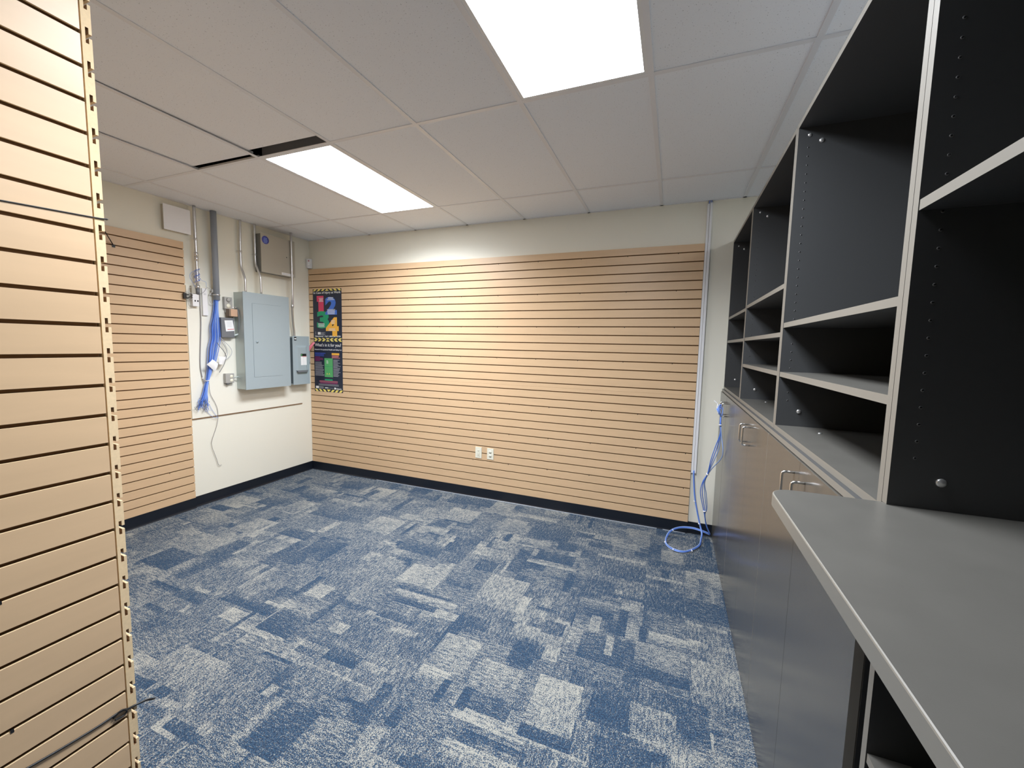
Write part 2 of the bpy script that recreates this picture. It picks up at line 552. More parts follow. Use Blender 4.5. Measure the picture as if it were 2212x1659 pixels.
# tile seams, and the lay of the yarn turned a quarter from tile to tile
for k in range(-8, 10):
    xk = 4.27 + 0.61 * k
    i = np.argmin(abs(cxm - xk)); tone_a[:, i] -= 0.10
    yk = -1.26 + 0.61 * k
    j = np.argmin(abs(cym - yk)); tone_a[j, :] -= 0.10
gx = np.floor((cxm - 4.27) / 0.61).astype(int); gy = np.floor((cym + 1.26) / 0.61).astype(int)
lay_a = ((gx[None, :] + gy[:, None]) % 2).astype(float)
vx, vy = np.meshgrid(xs, ys)
verts = np.stack([vx.ravel(), vy.ravel(), np.zeros(vx.size)], 1)
ii, jj = np.meshgrid(np.arange(nx), np.arange(ny))
b0 = (jj * (nx + 1) + ii).ravel()
faces = np.stack([b0, b0 + 1, b0 + nx + 2, b0 + nx + 1], 1)
me = bpy.data.meshes.new('floor')
me.vertices.add(len(verts)); me.vertices.foreach_set('co', verts.ravel())
me.loops.add(faces.size); me.loops.foreach_set('vertex_index', faces.ravel().astype(np.int32))
me.polygons.add(len(faces)); me.polygons.foreach_set('loop_start', np.arange(0, faces.size, 4).astype(np.int32))
me.polygons.foreach_set('loop_total', np.full(len(faces), 4, np.int32))
me.update(calc_edges=True)
a = me.attributes.new('tone', 'FLOAT', 'FACE'); a.data.foreach_set('value', tone_a.ravel().astype(np.float32))
a = me.attributes.new('lay', 'FLOAT', 'FACE'); a.data.foreach_set('value', lay_a.ravel().astype(np.float32))
me.materials.append(CARPET)
floor = bpy.data.objects.new('floor', me); COL.objects.link(floor); floor['kind'] = 'structure'

# ---- walls
struct('wall_left', MB().box(-0.12, -7.0, -0.02, 0, 0, 3.3, WALL))
struct('wall_back', MB().box(-0.12, 0, -0.02, 10.12, 0.12, 3.3, WALL))
struct('wall_right', MB().box(10.0, -7.0, -0.02, 10.12, 0, 3.3, WALL))
struct('wall_rear_unseen', MB().box(-0.12, -7.12, -0.02, 10.12, -7.0, 3.3, CABGS))  # unseen wall, coloured dark to stand for the unlit store behind
struct('wall_partition', MB().box(0, -3.72, 0, 2.776 - T, -3.192, 3.2, WALL))

# ---- rubber baseboards with a small coved toe
def base(name, pts_in, d, zt=0.1):
    """pts_in: (x0,y0,x1,y1) line on the wall face, d: outward normal (x,y), thickness grows to a toe"""
    x0, y0, x1, y1 = pts_in
    prof = [(0, zt), (0.0035, zt), (0.0035, 0.016), (0.006, 0.006), (0.012, 0.0012), (0.012, 0), (0, 0)]
    A = [Vector((x0 + d[0] * q, y0 + d[1] * q, z)) for q, z in prof]
    return struct(name, MB().prism(A, (x1 - x0, y1 - y0, 0), BLACKRUB))
base('baseboard_left', (0, -1.385, 0, 0), (1, 0))
base('baseboard_left', (T, -2.62, T, -1.385), (1, 0))
base('baseboard_back', (0.012, -T, 4.307, -T), (0, -1))
base('baseboard_back', (4.307, 0, 4.515, 0), (0, -1))
base('baseboard_partition', (2.776, -3.72, 2.776, -3.20), (1, 0))

TOEGLINT = mat('toe_highlight_grey', (0.50, 0.53, 0.58), 0.3)  # pale colour painted in for the highlight along the baseboard toe
struct('toe_highlight_1', MB().box(1.0, -T - 0.0165, 0.0, 4.06, -T - 0.0125, 0.0042, TOEGLINT))
struct('toe_highlight_2', MB().box(4.11, -T - 0.0165, 0.0, 4.29, -T - 0.0125, 0.0042, TOEGLINT))

# ---- suspended ceiling
GX = [0.301 + 0.61 * k for k in range(16)]
GY = [-0.56 - 1.22 * k for k in range(6)]
LIGHTS = [(5, 1), (2, 0), (8, 1), (14, 1)]       # (column, row): x from GX[c], y down from GY[r]
SLIPPED = [(2, 1), (1, 1)]
cm = MB()
gxs = [0.0] + GX + [10.0]
gys = [0.0] + GY + [-7.0]
for i in range(len(gxs) - 1):
    for j in range(len(gys) - 1):
        x0, x1, y1, y0 = gxs[i], gxs[i + 1], gys[j], gys[j + 1]
        if x1 - x0 < 0.03: continue
        key = (i - 1, j - 1)
        if key in LIGHTS or key in SLIPPED: continue
        cm.box(x0, y0, H + 0.0035, x1, y1, H + 0.020, TILE)
ceiling = struct('ceiling', cm)
gm = MB()
for x in GX:
    gm.box(x - 0.012, -7, H, x + 0.012, 0, H + 0.0035, GRIDM)
for y in GY:
    for i in range(len(gxs) - 1):
        if gxs[i + 1] - gxs[i] > 0.05:
            gm.box(gxs[i] + 0.012, y - 0.012, H + 0.0002, gxs[i + 1] - 0.012, y + 0.012, H + 0.0034, GRIDM)
gm.box(0, -7, H, 0.022, 0, H + 0.0036, GRIDM)
gm.box(0.022, -0.022, H, 10, 0, H + 0.0036, GRIDM)
obj('ceiling_grid', gm, ceiling)
struct('ceiling', MB().box(-0.1, -7.1, 3.16, 10.1, 0.1, 3.2, PLENUM))

def slipped(label, x0, x1, dy, dx, rot, dz, tiltx, tilty):
    mb = MB().box(-0.302, -0.60, 0, 0.302, 0.60, 0.015, TILE, 0.002)
    o = obj('ceiling_tile', mb, None, label, 'ceiling tile', 'ceiling tiles slipped out of the grid', origin=(0, 0, 0))
    o.location = ((x0 + x1) / 2 + dx, (-1.78 - 3.0) / 2 + dy, H + dz)
    o.rotation_euler = (tiltx, tilty, rot)
slipped('slipped ceiling tile whose end leaves a wide dark gap at the head of the far light', 1.521, 2.131, -0.062, 0.004, math.radians(0.7), 0.010, 0.010, 0.0)
slipped('slipped ceiling tile leaving a thin dark wedge, left of the far light', 0.911, 1.521, -0.026, 0.003, math.radians(0.9), 0.009, 0.009, 0.0)
# crumpled foil insulation glimpsed through the gap
fm = MB()
for k in range(26):
    x = rnd.uniform(1.5, 2.2); y = rnd.uniform(-1.97, -1.70); s = rnd.uniform(0.02, 0.05)
    z = H + 0.10 + rnd.uniform(0, 0.05)
    fm.add([(x, y, z), (x + s, y + rnd.uniform(-.01, .01), z + rnd.uniform(-.01, .02)), (x + s * .6, y + s, z + rnd.uniform(0, .03)), (x - s * .4, y + s * .7, z + .01)], [(0, 1, 2, 3)], rnd.choice([STAIN, PLENUM, STAIN]))
fm.box(1.40, -2.02, H + 0.155, 2.25, -1.70, H + 0.17, PLENUM)
obj('insulation_batt', fm, None, 'crumpled dark insulation seen in the gap of the slipped ceiling tile', 'insulation', fix=False)

# ---- recessed fluorescent troffers
HOUS = mat('fixture_housing_steel', (0.24, 0.27, 0.33), 0.45)
def troffer(c, r, lens, label, gain=1.0):
    x0, x1 = GX[c] + 0.012, GX[c + 1] - 0.012
    y1 = GY[r] - 0.012; y0 = GY[r] - 1.22 + 0.012
    t = thing('ceiling_light', label, 'ceiling light', ((x0 + x1) / 2, (y0 + y1) / 2, H), 'recessed fluorescent ceiling lights')
    hb = MB()
    hb.box(x0, y0, H + 0.10, x1, y1, H + 0.104, HOUS)
    hb.box(x0, y0, H + 0.008, x0 + 0.004, y1, H + 0.10, HOUS).box(x1 - 0.004, y0, H + 0.008, x1, y1, H + 0.10, HOUS)
    hb.box(x0, y0, H + 0.008, x1, y0 + 0.004, H + 0.10, HOUS).box(x0, y1 - 0.004, H + 0.008, x1, y1, H + 0.10, HOUS)
    obj('housing', hb, t)
    f = MB(); q = 0.016
    f.box(x0, y0, H + 0.001, x0 + q, y1, H + 0.009, FRAMEM).box(x1 - q, y0, H + 0.001, x1, y1, H + 0.009, FRAMEM)
    f.box(x0 + q, y0, H + 0.001, x1 - q, y0 + q, H + 0.009, FRAMEM).box(x0 + q, y1 - q, H + 0.001, x1 - q, y1, H + 0.009, FRAMEM)
    obj('door_frame', f, t)
    lz = MB().add([(x0 + q, y0 + q, H + 0.005), (x1 - q, y0 + q, H + 0.005), (x1 - q, y1 - q, H + 0.005), (x0 + q, y1 - q, H + 0.005)], [(0, 3, 2, 1)], lens)
    obj('lens', lz, t, fix=False)
    ld = bpy.data.lights.new('fluorescent_lamp', 'AREA')
    ld.shape = 'RECTANGLE'; ld.size = x1 - x0 - 0.04; ld.size_y = y1 - y0 - 0.04
    ld.energy = LAMP * gain; ld.color = LAMP_COL; ld.spread = SPREAD
    lo = bpy.data.objects.new('fluorescent_lamp', ld)
    COL.objects.link(lo); lo.parent = t
    lo.location = (0, 0, 0.012)
troffer(5, 1, LENS, 'large near fluorescent ceiling light cut by the top of the photo')
troffer(2, 0, LENS, 'farther fluorescent ceiling light beside the slipped ceiling tiles')
troffer(8, 1, LENS_FAR, 'fluorescent ceiling light hidden behind the tall shelf units', 2.2)
troffer(14, 1, LENS_FAR, 'fluorescent ceiling light far beyond the tall shelf units', 2.2)

# ================================================================== SLATWALL
def slat(label, p0, u, n, length, z0, z1, group, name='slatwall', anchors=True, endmat=MDF, notched=False):
    """p0: (x,y) on the wall surface, u: unit direction along, n: outward normal; z range"""
    mb = MB()
    def bx(a0, d0, za, a1, d1, zb, m, front=None):
        c = [(p0[0] + u[0] * a + n[0] * d, p0[1] + u[1] * a + n[1] * d) for a, d in ((a0, d0), (a1, d1))]
        fk = ('x' if abs(n[0]) > .5 else 'y') + ('+' if (n[0] + n[1]) > 0 else '-')
        ek = ('x' if abs(u[0]) > .5 else 'y')
        fc = {ek + '+': endmat, ek + '-': endmat}
        if front: fc[fk] = front
        e = 0.0012
        mb.box(c[0][0] + n[0] * e, c[0][1] + n[1] * e, za, c[1][0] + n[0] * e, c[1][1] + n[1] * e, zb, m, faces=fc)
    ks = [ZG + P * k for k in range(-1, 31) if z0 + 0.008 < ZG + P * k < z1 - 0.008]
    bx(0, 0, z0, length, 0.0068, z1, MDF, MDFSHADE)
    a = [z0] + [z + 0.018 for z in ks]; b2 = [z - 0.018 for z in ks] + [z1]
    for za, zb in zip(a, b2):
        if zb > za: bx(0, 0.0068, za, length, 0.013, zb, MDFSHADE)
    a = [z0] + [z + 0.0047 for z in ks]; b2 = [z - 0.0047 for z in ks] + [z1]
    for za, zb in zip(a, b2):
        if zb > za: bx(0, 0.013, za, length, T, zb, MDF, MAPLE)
    if anchors:
        for i, z in enumerate(ks):
            if (i % 4) == 3:
                q = 0.2
                while q < length - 0.05:
                    bx(q, 0.0125, z - 0.009, q + 0.006, T + 0.0006, z - 0.002, BLACKP)
                    q += 0.406
    return obj(name, mb, None, label, 'slatwall', group)

ZM = 1.196
G1 = 'slatwall panels on the back wall'
slat('upper left maple slatwall panel of the back wall, behind the two posters', (0.004, 0), (1, 0), (0, -1), 1.8746, ZM, 2.441, G1)
slat('upper right maple slatwall panel of the back wall, beside the white cable raceway', (1.879, 0), (1, 0), (0, -1), 2.428, ZM, 2.441, G1)
slat('lower left maple slatwall panel of the back wall, from the room corner', (0.004, 0), (1, 0), (0, -1), 2.4256, 0.1, ZM - 0.0008, G1)
slat('lower right maple slatwall panel of the back wall, above the coiled blue cable', (2.430, 0), (1, 0), (0, -1), 1.877, 0.1, ZM - 0.0008, G1)
slat('tall maple slatwall panel on the left wall beside the electrical gear', (0, -1.385), (0, -1), (1, 0), 1.22, 0.1, 2.441, None)
# the boxed-in end of the partition, close to the camera on the left
slat('near maple slatwall panel on the end of the partition', (2.776 - T, -3.194), (0, -1), (1, 0), 0.53, 0.1, 2.441, None)
slat('maple slatwall panel facing the room, its grooved raw end showing at the partition corner', (2.777, -3.192), (-1, 0), (0, 1), 2.75, 0.1, 2.441, None)

# thin black strap wires across the partition end
obj('strap_wire', MB().tube([(2.779, -3.66, 1.845), (2.7795, -3.45, 1.8605), (2.7785, -3.343, 1.8685), (2.779, -3.193, 1.877), (2.780, -3.168, 1.8795), (2.770, -3.165, 1.880)], 0.0016, BLACKP, 8, 5),
    None, 'thin black wire stretched high across the near partition slatwall', 'wire')
lw = MB().tube([(2.778, -3.62, 0.62), (2.779, -3.379, 0.588), (2.7785, -3.265, 0.577), (2.779, -3.21, 0.578), (2.780, -3.192, 0.572), (2.7795, -3.177, 0.569), (2.784, -3.155, 0.566), (2.80, -3.14, 0.566)], 0.0028, BLACKP, 8, 5)
lw.tube([(2.780, -3.225, 0.572), (2.784, -3.208, 0.583), (2.782, -3.196, 0.570), (2.7805, -3.204, 0.562), (2.782, -3.222, 0.566)], 0.0022, BLACKP, 8, 5)
obj('strap_wire', lw, None, 'thicker black wire with a knot, low across the near partition slatwall', 'wire')
# wire hook left in the far slatwall
hk = MB().tube([(0.021, -1.884, 2.302), (0.07, -1.930, 2.339), (0.12, -1.976, 2.376), (0.19, -2.040, 2.428), (0.20, -2.046, 2.438)], 0.0035, BLACKP, 8, 4)
hk.box(0.0175, -1.893, 2.283, 0.022, -1.872, 2.306, BLACKP, 0.001)
obj('slatwall_hook', hk, None, 'black wire hook sticking out of the left wall slatwall', 'hook')

# ================================================================== POSTERS
PX0, PW = 0.068, 0.442
def frame(z_top):
    def f(u, v, lift):       # u right, v down from the top edge, metres
        return (PX0 + u, -T - 0.0015 - lift, z_top - v)
    return f
def fl_up(fr):               # frame with v upward for lettering
    return fr
def quad(mb, fr, pts, m, lift=0.0004):
    mb.add([fr(u, v, lift) for u, v in pts], [list(range(len(pts)))], m)
def bars(mb, fr, u, v, wd, n, gap, h, m, jit, seed, lift=0.0006, center=False):
    r = random.Random(seed)
    for k in range(n):
        l = wd * (1 - jit * r.random())
        uu = u + (wd - l) / 2 if center else u
        quad(mb, fr, [(uu, v + k * gap), (uu + l, v + k * gap), (uu + l, v + k * gap + h), (uu, v + k * gap + h)], m, lift)
def letters(mb, fr, s, u, v_base, wd, h, m, bold=0.0, lift=0.0008):
    text_geo(mb, s, lambda a, b3, l: fr(a, -b3, l), u, -v_base, wd, h, m, lift, bold)
def sheet(mb, fr, h):
    a = [fr(0, 0, 0), fr(PW, 0, 0), fr(PW, h, 0), fr(0, h, 0)]
    mb.prism([Vector(p) for p in a], (0, 0.0012, 0), INK)
def chev(mb, fr, v0, v1, up, W=PW):
    """hazard chips leaning towards the middle; up=True: top band, else bottom band"""
    n = 7; st = W / n; wd = st * 0.56; lean = st * 0.42
    for k in range(n):
        c = (k + 0.5) * st
        if k == n // 2:
            a = wd * 0.9
            pts = [(c, v0), (c + a, v1), (c - a, v1)] if up else [(c - a, v0), (c + a, v0), (c, v1)]
        else:
            s = (1 if k < n // 2 else -1) * (1 if up else -1)
            pts = [(c - wd / 2 + s * lean / 2, v0), (c + wd / 2 + s * lean / 2, v0), (c + wd / 2 - s * lean / 2, v1), (c - wd / 2 - s * lean / 2, v1)]
        pts = [(min(max(u, 0), W), v) for u, v in pts]
        quad(mb, fr, pts, PYEL)

pm = MB(); fr = frame(2.203); hgt = 0.592
sheet(pm, fr, hgt)
chev(pm, fr, 0.0, 0.022, True)
chev(pm, fr, hgt - 0.017, hgt, False)
letters(pm, fr, 'In Case of Injury at Work', 0.012, 0.062, 0.418, 0.034, PWHITE, 0.022)
quad(pm, fr, [(0.060, 0.078), (0.168, 0.078), (0.168, 0.276), (0.086, 0.276), (0.086, 0.146), (0.062, 0.146)], PRED, 0.0005)
letters(pm, fr, '3', 0.058, 0.462, 0.190, 0.205, PGREEN, 0.055, 0.0006)
letters(pm, fr, '2', 0.190, 0.300, 0.180, 0.208, PBLUE, 0.055, 0.0008)
letters(pm, fr, '4', 0.196, 0.553, 0.198, 0.222, PORANGE, 0.060, 0.0010)
for (u, v, w0, n, s) in ((0.092, 0.104, 0.075, 4, 1), (0.222, 0.098, 0.11, 3, 2), (0.215, 0.238, 0.135, 5, 3), (0.075, 0.402, 0.105, 4, 4)):
    bars(pm, fr, u, v, w0, n, 0.0125, 0.0055, PWHITE, 0.3, s, 0.0013, True)
bars(pm, fr, 0.270, 0.365, 0.075, 4, 0.0125, 0.004, PWHITE, 0.3, 5, 0.0014, True)
bars(pm, fr, 0.225, 0.462, 0.13, 3, 0.0115, 0.004, PWHITE, 0.3, 6, 0.0014, True)
quad(pm, fr, [(0.068, 0.505), (0.112, 0.505), (0.112, 0.536), (0.068, 0.536)], PWHITE, 0.0006)
bars(pm, fr, 0.115, 0.508, 0.075, 4, 0.009, 0.005, PGREY, 0.35, 8)
bars(pm, fr, 0.030, 0.500, 0.012, 4, 0.009, 0.006, PGREY, 0.3, 9)
letters(pm, fr, 'Questions?  Call 1-800-387-0750', 0.024, 0.566, 0.396, 0.021, PWHITE, 0.02)
obj('wall_poster', pm, None, 'black safety poster with big coloured numerals 1 2 3 4, hung above the other poster', 'poster', 'safety posters on the slatwall', fix=False)

pm = MB(); fr = frame(1.609); hgt = 0.628
sheet(pm, fr, hgt)
# arrow chips of the seam between the two posters
chev(pm, fr, 0.001, 0.022, True)
chev(pm, fr, hgt - 0.030, hgt - 0.002, False)
letters(pm, fr, "What's in it for you?", 0.018, 0.094, 0.405, 0.050, PWHITE, 0.012)
letters(pm, fr, "Ontario's Occupational Health and Safety Act", 0.012, 0.131, 0.42, 0.020, PWHITE, 0.025)
letters(pm, fr, 'COMMITTEES AND', 0.014, 0.172, 0.17, 0.013, PDBLUE, 0.03)
bars(pm, fr, 0.014, 0.158, 0.165, 3, 0.016, 0.009, PDBLUE, 0.2, 21)
bars(pm, fr, 0.014, 0.205, 0.13, 4, 0.0145, 0.009, PPURP, 0.4, 22)
bars(pm, fr, 0.014, 0.270, 0.145, 14, 0.0122, 0.0065, PGREY, 0.3, 23)
quad(pm, fr, [(0.278, 0.158), (0.394, 0.158), (0.394, 0.182), (0.278, 0.182)], PORANGE)
bars(pm, fr, 0.280, 0.188, 0.13, 3, 0.0115, 0.007, REDPALE, 0.25, 24)
bars(pm, fr, 0.300, 0.236, 0.115, 17, 0.0122, 0.0065, PGREY, 0.45, 25)
quad(pm, fr, [(0.163, 0.222), (0.292, 0.222), (0.292, 0.448), (0.163, 0.448)], PLGREEN)
quad(pm, fr, [(0.163, 0.318), (0.292, 0.318), (0.292, 0.322), (0.163, 0.322)], PGREEN, 0.0006)
bars(pm, fr, 0.195, 0.250, 0.03, 3, 0.014, 0.006, PWHITE, 0.3, 26, 0.0008)
letters(pm, fr, 'A  A', 0.192, 0.418, 0.055, 0.020, PYEL, 0.03)
quad(pm, fr, [(0.163, 0.472), (0.285, 0.472), (0.285, 0.490), (0.163, 0.490)], PGREEN)
bars(pm, fr, 0.075, 0.492, 0.30, 3, 0.013, 0.009, PPURP, 0.1, 27, 0.0009, True)
bars(pm, fr, 0.075, 0.494, 0.29, 2, 0.013, 0.004, REDPALE, 0.1, 31, 0.0011, True)
bars(pm, fr, 0.062, 0.534, 0.32, 2, 0.013, 0.006, PGREY, 0.15, 28, 0.0009, True)
quad(pm, fr, [(0.020, 0.562), (0.066, 0.562), (0.066, 0.590), (0.020, 0.590)], PWHITE)
bars(pm, fr, 0.070, 0.565, 0.085, 3, 0.010, 0.006, PGREY, 0.3, 29)
quad(pm, fr, [(0.165, 0.574), (0.215, 0.574), (0.215, 0.584), (0.165, 0.584)], PWHITE)
bars(pm, fr, 0.222, 0.577, 0.075, 1, 0.010, 0.004, PGREY, 0.1, 30)
c = fr(0.320, 0.582, 0.0006)
pm.lathe((c[0], c[1] + 0.0003, c[2]), (0, -1, 0), [(0.014, 0), (0.014, 0.0003)], PWHITE, 20)
letters(pm, fr, 'Ontario', 0.340, 0.592, 0.082, 0.020, PWHITE, 0.02)
obj('wall_poster', pm, None, 'black poster reading What\'s in it for you? with a green panel, below the other', 'poster', 'safety posters on the slatwall', fix=False)

# ================================================================== LEFT WALL ELECTRICAL GEAR
BB = 0.012
bbo = obj('backing_board', MB().box(0.0005, -1.376, 0.846, BB, -0.156, 2.066, WALLB), None,
    'cream painted plywood board carrying the electrical boxes on the left wall', 'backing board')
obj('edge_shadow_line', MB().box(0.0005, -1.376, 0.836, BB - 0.003, -0.156, 0.8458, MDFSHADE), bbo, 'shadow line painted brown below the board')  # brown strip stands in for the shadow line below the board

# white square box
t = thing('access_box', 'flat white square metal box high on the left wall beside the conduit', 'electrical box', (0.0, -1.43, 2.515))
obj('box_body', MB().box(0.0005, -1.535, 2.518, 0.034, -1.33, 2.722, CABG, 0.002), t)
obj('cover', MB().box(0.034, -1.538, 2.514, 0.040, -1.327, 2.727, WHITEM, 0.002), t)
# beige grey metal cabinet with round blue sticker
t = thing('telecom_cabinet', 'beige-grey metal cabinet with round blue sticker, high on the left wall', 'electrical box', (0.0, -0.52, 2.30))
obj('cabinet_body', MB().box(0.0005, -0.690, 2.300, 0.092, -0.292, 2.688, CABGS), t)
dm = obj('cabinet_door', MB().box(0.092, -0.697, 2.296, 0.100, -0.288, 2.694, CABG, 0.002), t)
obj('keyhole', MB().lathe((0.100, -0.395, 2.50), (1, 0, 0), [(0.006, 0), (0.005, 0.002), (0.001, 0.0021)], BLACKP, 12), dm)
sm = MB().lathe((0.1, -0.645, 2.629), (1, 0, 0), [(0.041, 0.0), (0.041, 0.0006), (0.0001, 0.0007)], BLUEST, 36)
for k in range(4):
    sm.box(0.1008, -0.668 + 0.003 * abs(k - 1.5), 2.648 - 0.014 * k, 0.1012, -0.622 - 0.003 * abs(k - 1.5), 2.643 - 0.014 * k, BLUEL)
obj('sticker', sm, dm, 'round dark blue sticker')
lb = MB().box(0.1, -0.462, 2.304, 0.1006, -0.31, 2.330, PAPER)
lb.box(0.1006, -0.45, 2.315, 0.1009, -0.36, 2.318, PAPERG)
obj('paper_label', lb, dm, 'white paper label')

# motion sensor in the corner
t = thing('motion_sensor', 'small white motion sensor in the room corner above the slatwall', 'motion sensor', (0.035, -0.02, 2.45))
sb = MB()
sb.prism([(0.0008, -0.002, 2.452), (0.0008, -0.036, 2.452), (0.012, -0.056, 2.452), (0.030, -0.054, 2.452), (0.050, -0.034, 2.452), (0.054, -0.012, 2.452), (0.048, -0.002, 2.452)], (0, 0, 0.108), WHITEP)
so = obj('sensor_body', sb, t)
obj('indicator', MB().lathe((0.040, -0.0445, 2.535), (0.72, -0.69, 0), [(0.008, 0), (0.006, 0.003), (0.001, 0.0035)], REDPALE, 14), so, 'pale red indicator window')
obj('sensor_lens', MB().lathe((0.040, -0.0445, 2.487), (0.72, -0.69, 0), [(0.012, 0), (0.009, 0.004), (0.001, 0.006)], WHITEM, 16), so)

# conduits
def strap_clip(mb, x, y, z, r=0.013):
    mb.tube([(x - 0.001, y - 0.034, z), (x - 0.02 + 0.008, y - 0.02, z)], 0.004, STEEL, 8)
    mb.lathe((x, y, z - 0.010), (0, 0, 1), [(r + 0.002, 0), (r + 0.002, 0.018)], STEEL, 16)
def coupling(mb, x, y, z, r=0.0125):
    mb.lathe((x, y, z - 0.02), (0, 0, 1), [(r + 0.001, 0), (r + 0.004, 0.002), (r + 0.004, 0.038), (r + 0.001, 0.04)], STEEL, 16)
def conduit(label, path, r, m, clips=(), coups=(), name='conduit'):
    t = thing(name, label, 'conduit', (path[0][0], path[0][1], path[-1][2]), 'metal conduits on the left wall' if m is STEEL else None)
    obj('pipe', MB().tube(path, r, m, 14, 6), t)
    for c in clips:
        q = MB(); strap_clip(q, *c, r=r); obj('pipe_clip', q, t)
    for c in coups:
        q = MB(); coupling(q, *c, r=r); obj('coupling', q, t)
    return t
ZC = H - 0.0005
conduit('steel conduit beside the flat white box, wound with blue wire lower down', [(0.045, -1.297, ZC), (0.045, -1.297, 2.5), (0.045, -1.297, 2.3), (0.045, -1.297, 2.076)], 0.0125, STEEL,
        clips=[(0.045, -1.297, 2.485)], coups=[(0.045, -1.297, 2.35), (0.045, -1.297, 2.31)])
conduit('steel conduit bending out into the top left of the breaker panel', [(0.03, -0.862, ZC), (0.03, -0.868, 2.6), (0.03, -0.870, 2.34), (0.055, -0.872, 2.27), (0.085, -0.874, 2.20), (0.09, -0.874, 2.15), (0.09, -0.874, 2.063)], 0.0115, STEEL, clips=[(0.03, -0.870, 2.47)])
conduit('steel conduit bending into the breaker panel beside the beige-grey cabinet', [(0.03, -0.711, ZC), (0.03, -0.712, 2.6), (0.03, -0.712, 2.40), (0.055, -0.711, 2.33), (0.085, -0.708, 2.25), (0.09, -0.707, 2.2), (0.09, -0.706, 2.063)], 0.0115, STEEL, clips=[(0.03, -0.712, 2.47)])
conduit('steel conduit running down right of the breaker panel to the disconnect switch', [(0.115, -0.345, ZC), (0.115, -0.345, 2.2), (0.113, -0.345, 2.05), (0.10, -0.340, 1.93), (0.078, -0.315, 1.78), (0.070, -0.30, 1.70), (0.070, -0.298, 1.640)], 0.0115, STEEL, coups=[(0.106, -0.343, 1.975)])
t = thing('drain_pipe', 'thick grey plastic pipe down the left wall with blue cables hanging out', 'pipe', (0.05, -1.14, 1.96))
obj('pipe', MB().lathe((0.055, -1.137, 1.957), (0, 0, 1), [(0.026, 0), (0.026, ZC - 1.957)], PVC, 24), t)
q = MB().lathe((0.055, -1.137, 2.00), (0, 0, 1), [(0.029, 0), (0.029, 0.012)], STEEL, 24)
q.box(0.006, -1.185, 2.0, 0.03, -1.155, 2.012, STEEL)
obj('pipe_clamp', q, t)

# handy box with jacks and its neighbours
t = thing('jack_box', 'small beige box with two black jack holes below the wire-wound conduit', 'electrical box', (0.03, -1.32, 1.88))
jb = obj('box_body', MB().box(BB, -1.347, 1.882, 0.050, -1.292, 1.992, WHITEP, 0.003), t)
for y in (-1.326, -1.303):
    obj('jack', MB().box(0.049, y - 0.006, 1.924, 0.0508, y + 0.006, 1.938, BLACKP), jb)
obj('mounting_plate', MB().box(BB, -1.345, 1.996, 0.040, -1.302, 2.066, CABG, 0.003), t)
q = MB().lathe((0.045, -1.297, 2.045), (0, 0, 1), [(0.019, 0), (0.019, 0.03)], STEEL, 16)
q.lathe((0.045, -1.297, 1.992), (0, 0, 1), [(0.014, 0), (0.014, 0.055)], DKGREY, 16)
obj('conduit_connector', q, t)
# black telephone wire tangle
q = MB()
r2 = random.Random(3)
for k in range(9):
    z = 1.945 + 0.006 * k
    q.tube([(0.04 + r2.uniform(0, .01), -1.342, z), (0.045, -1.362 + r2.uniform(-.004, .004), z + r2.uniform(-.010, .010)), (0.043, -1.385, z + r2.uniform(-.012, .012)), (0.036, -1.405 + r2.uniform(-.003, .004), z + r2.uniform(-.005, .005))], 0.0025, BLACKP if k % 4 else LGREYC, 6, 4)
q.box(0.028, -1.415, 1.942, 0.046, -1.392, 1.992, BLACKP, 0.003)
obj('phone_adapter', q, None, 'tangle of short black wires left of the small beige jack box', 'wires')
obj('telephone_wire', MB().tube([(0.034, -1.336, 2.060), (0.035, -1.362, 2.035), (0.03, -1.368, 1.99)], 0.0018, LGREYC, 6, 6), None, 'thin pale wire arching up left of the jack box, above the black wires', 'wire')
obj('telephone_wire', MB().tube([(0.03, -1.36, 1.938), (0.035, -1.377, 1.915), (0.03, -1.358, 1.872), (0.03, -1.335, 1.874)], 0.0018, LGREYC, 6, 6), None, 'outer pale wire loop low on the left of the jack box', 'wire')
obj('telephone_wire', MB().tube([(0.03, -1.352, 1.938), (0.035, -1.364, 1.92), (0.03, -1.352, 1.890), (0.03, -1.345, 1.888)], 0.0018, LGREYC, 6, 6), None, 'inner pale wire loop low on the left of the jack box', 'wire')
# blue wire wound around conduit 1
q = MB()
pts = []
for k in range(90):
    a = k * 0.75; rr = 0.017 + 0.006 * math.sin(k * 1.7)
    pts.append((0.045 + rr * math.cos(a), -1.297 + rr * math.sin(a) * 1.1, 2.215 - 0.11 * k / 90 + 0.012 * math.sin(k * 0.9)))
q.tube(pts, 0.0015, BLUEC, 5)
q.tube([(0.045, -1.32, 2.20), (0.05, -1.355, 2.17), (0.05, -1.36, 2.13), (0.045, -1.33, 2.08), (0.04, -1.31, 2.05)], 0.0014, BLUEL, 5, 5)
q.tube([(0.045, -1.32, 2.18), (0.05, -1.345, 2.15), (0.05, -1.35, 2.12), (0.045, -1.325, 2.09)], 0.0014, GREYC, 5, 5)
q.tube([(0.05, -1.276, 2.138), (0.045, -1.255, 2.122), (0.04, -1.225, 2.117), (0.04, -1.217, 2.105), (0.04, -1.217, 2.068)], 0.0014, BLUEL, 5, 5)
obj('cross_connect_wire', q, None, 'fine blue wire wound around the conduit above the jack box', 'wire')
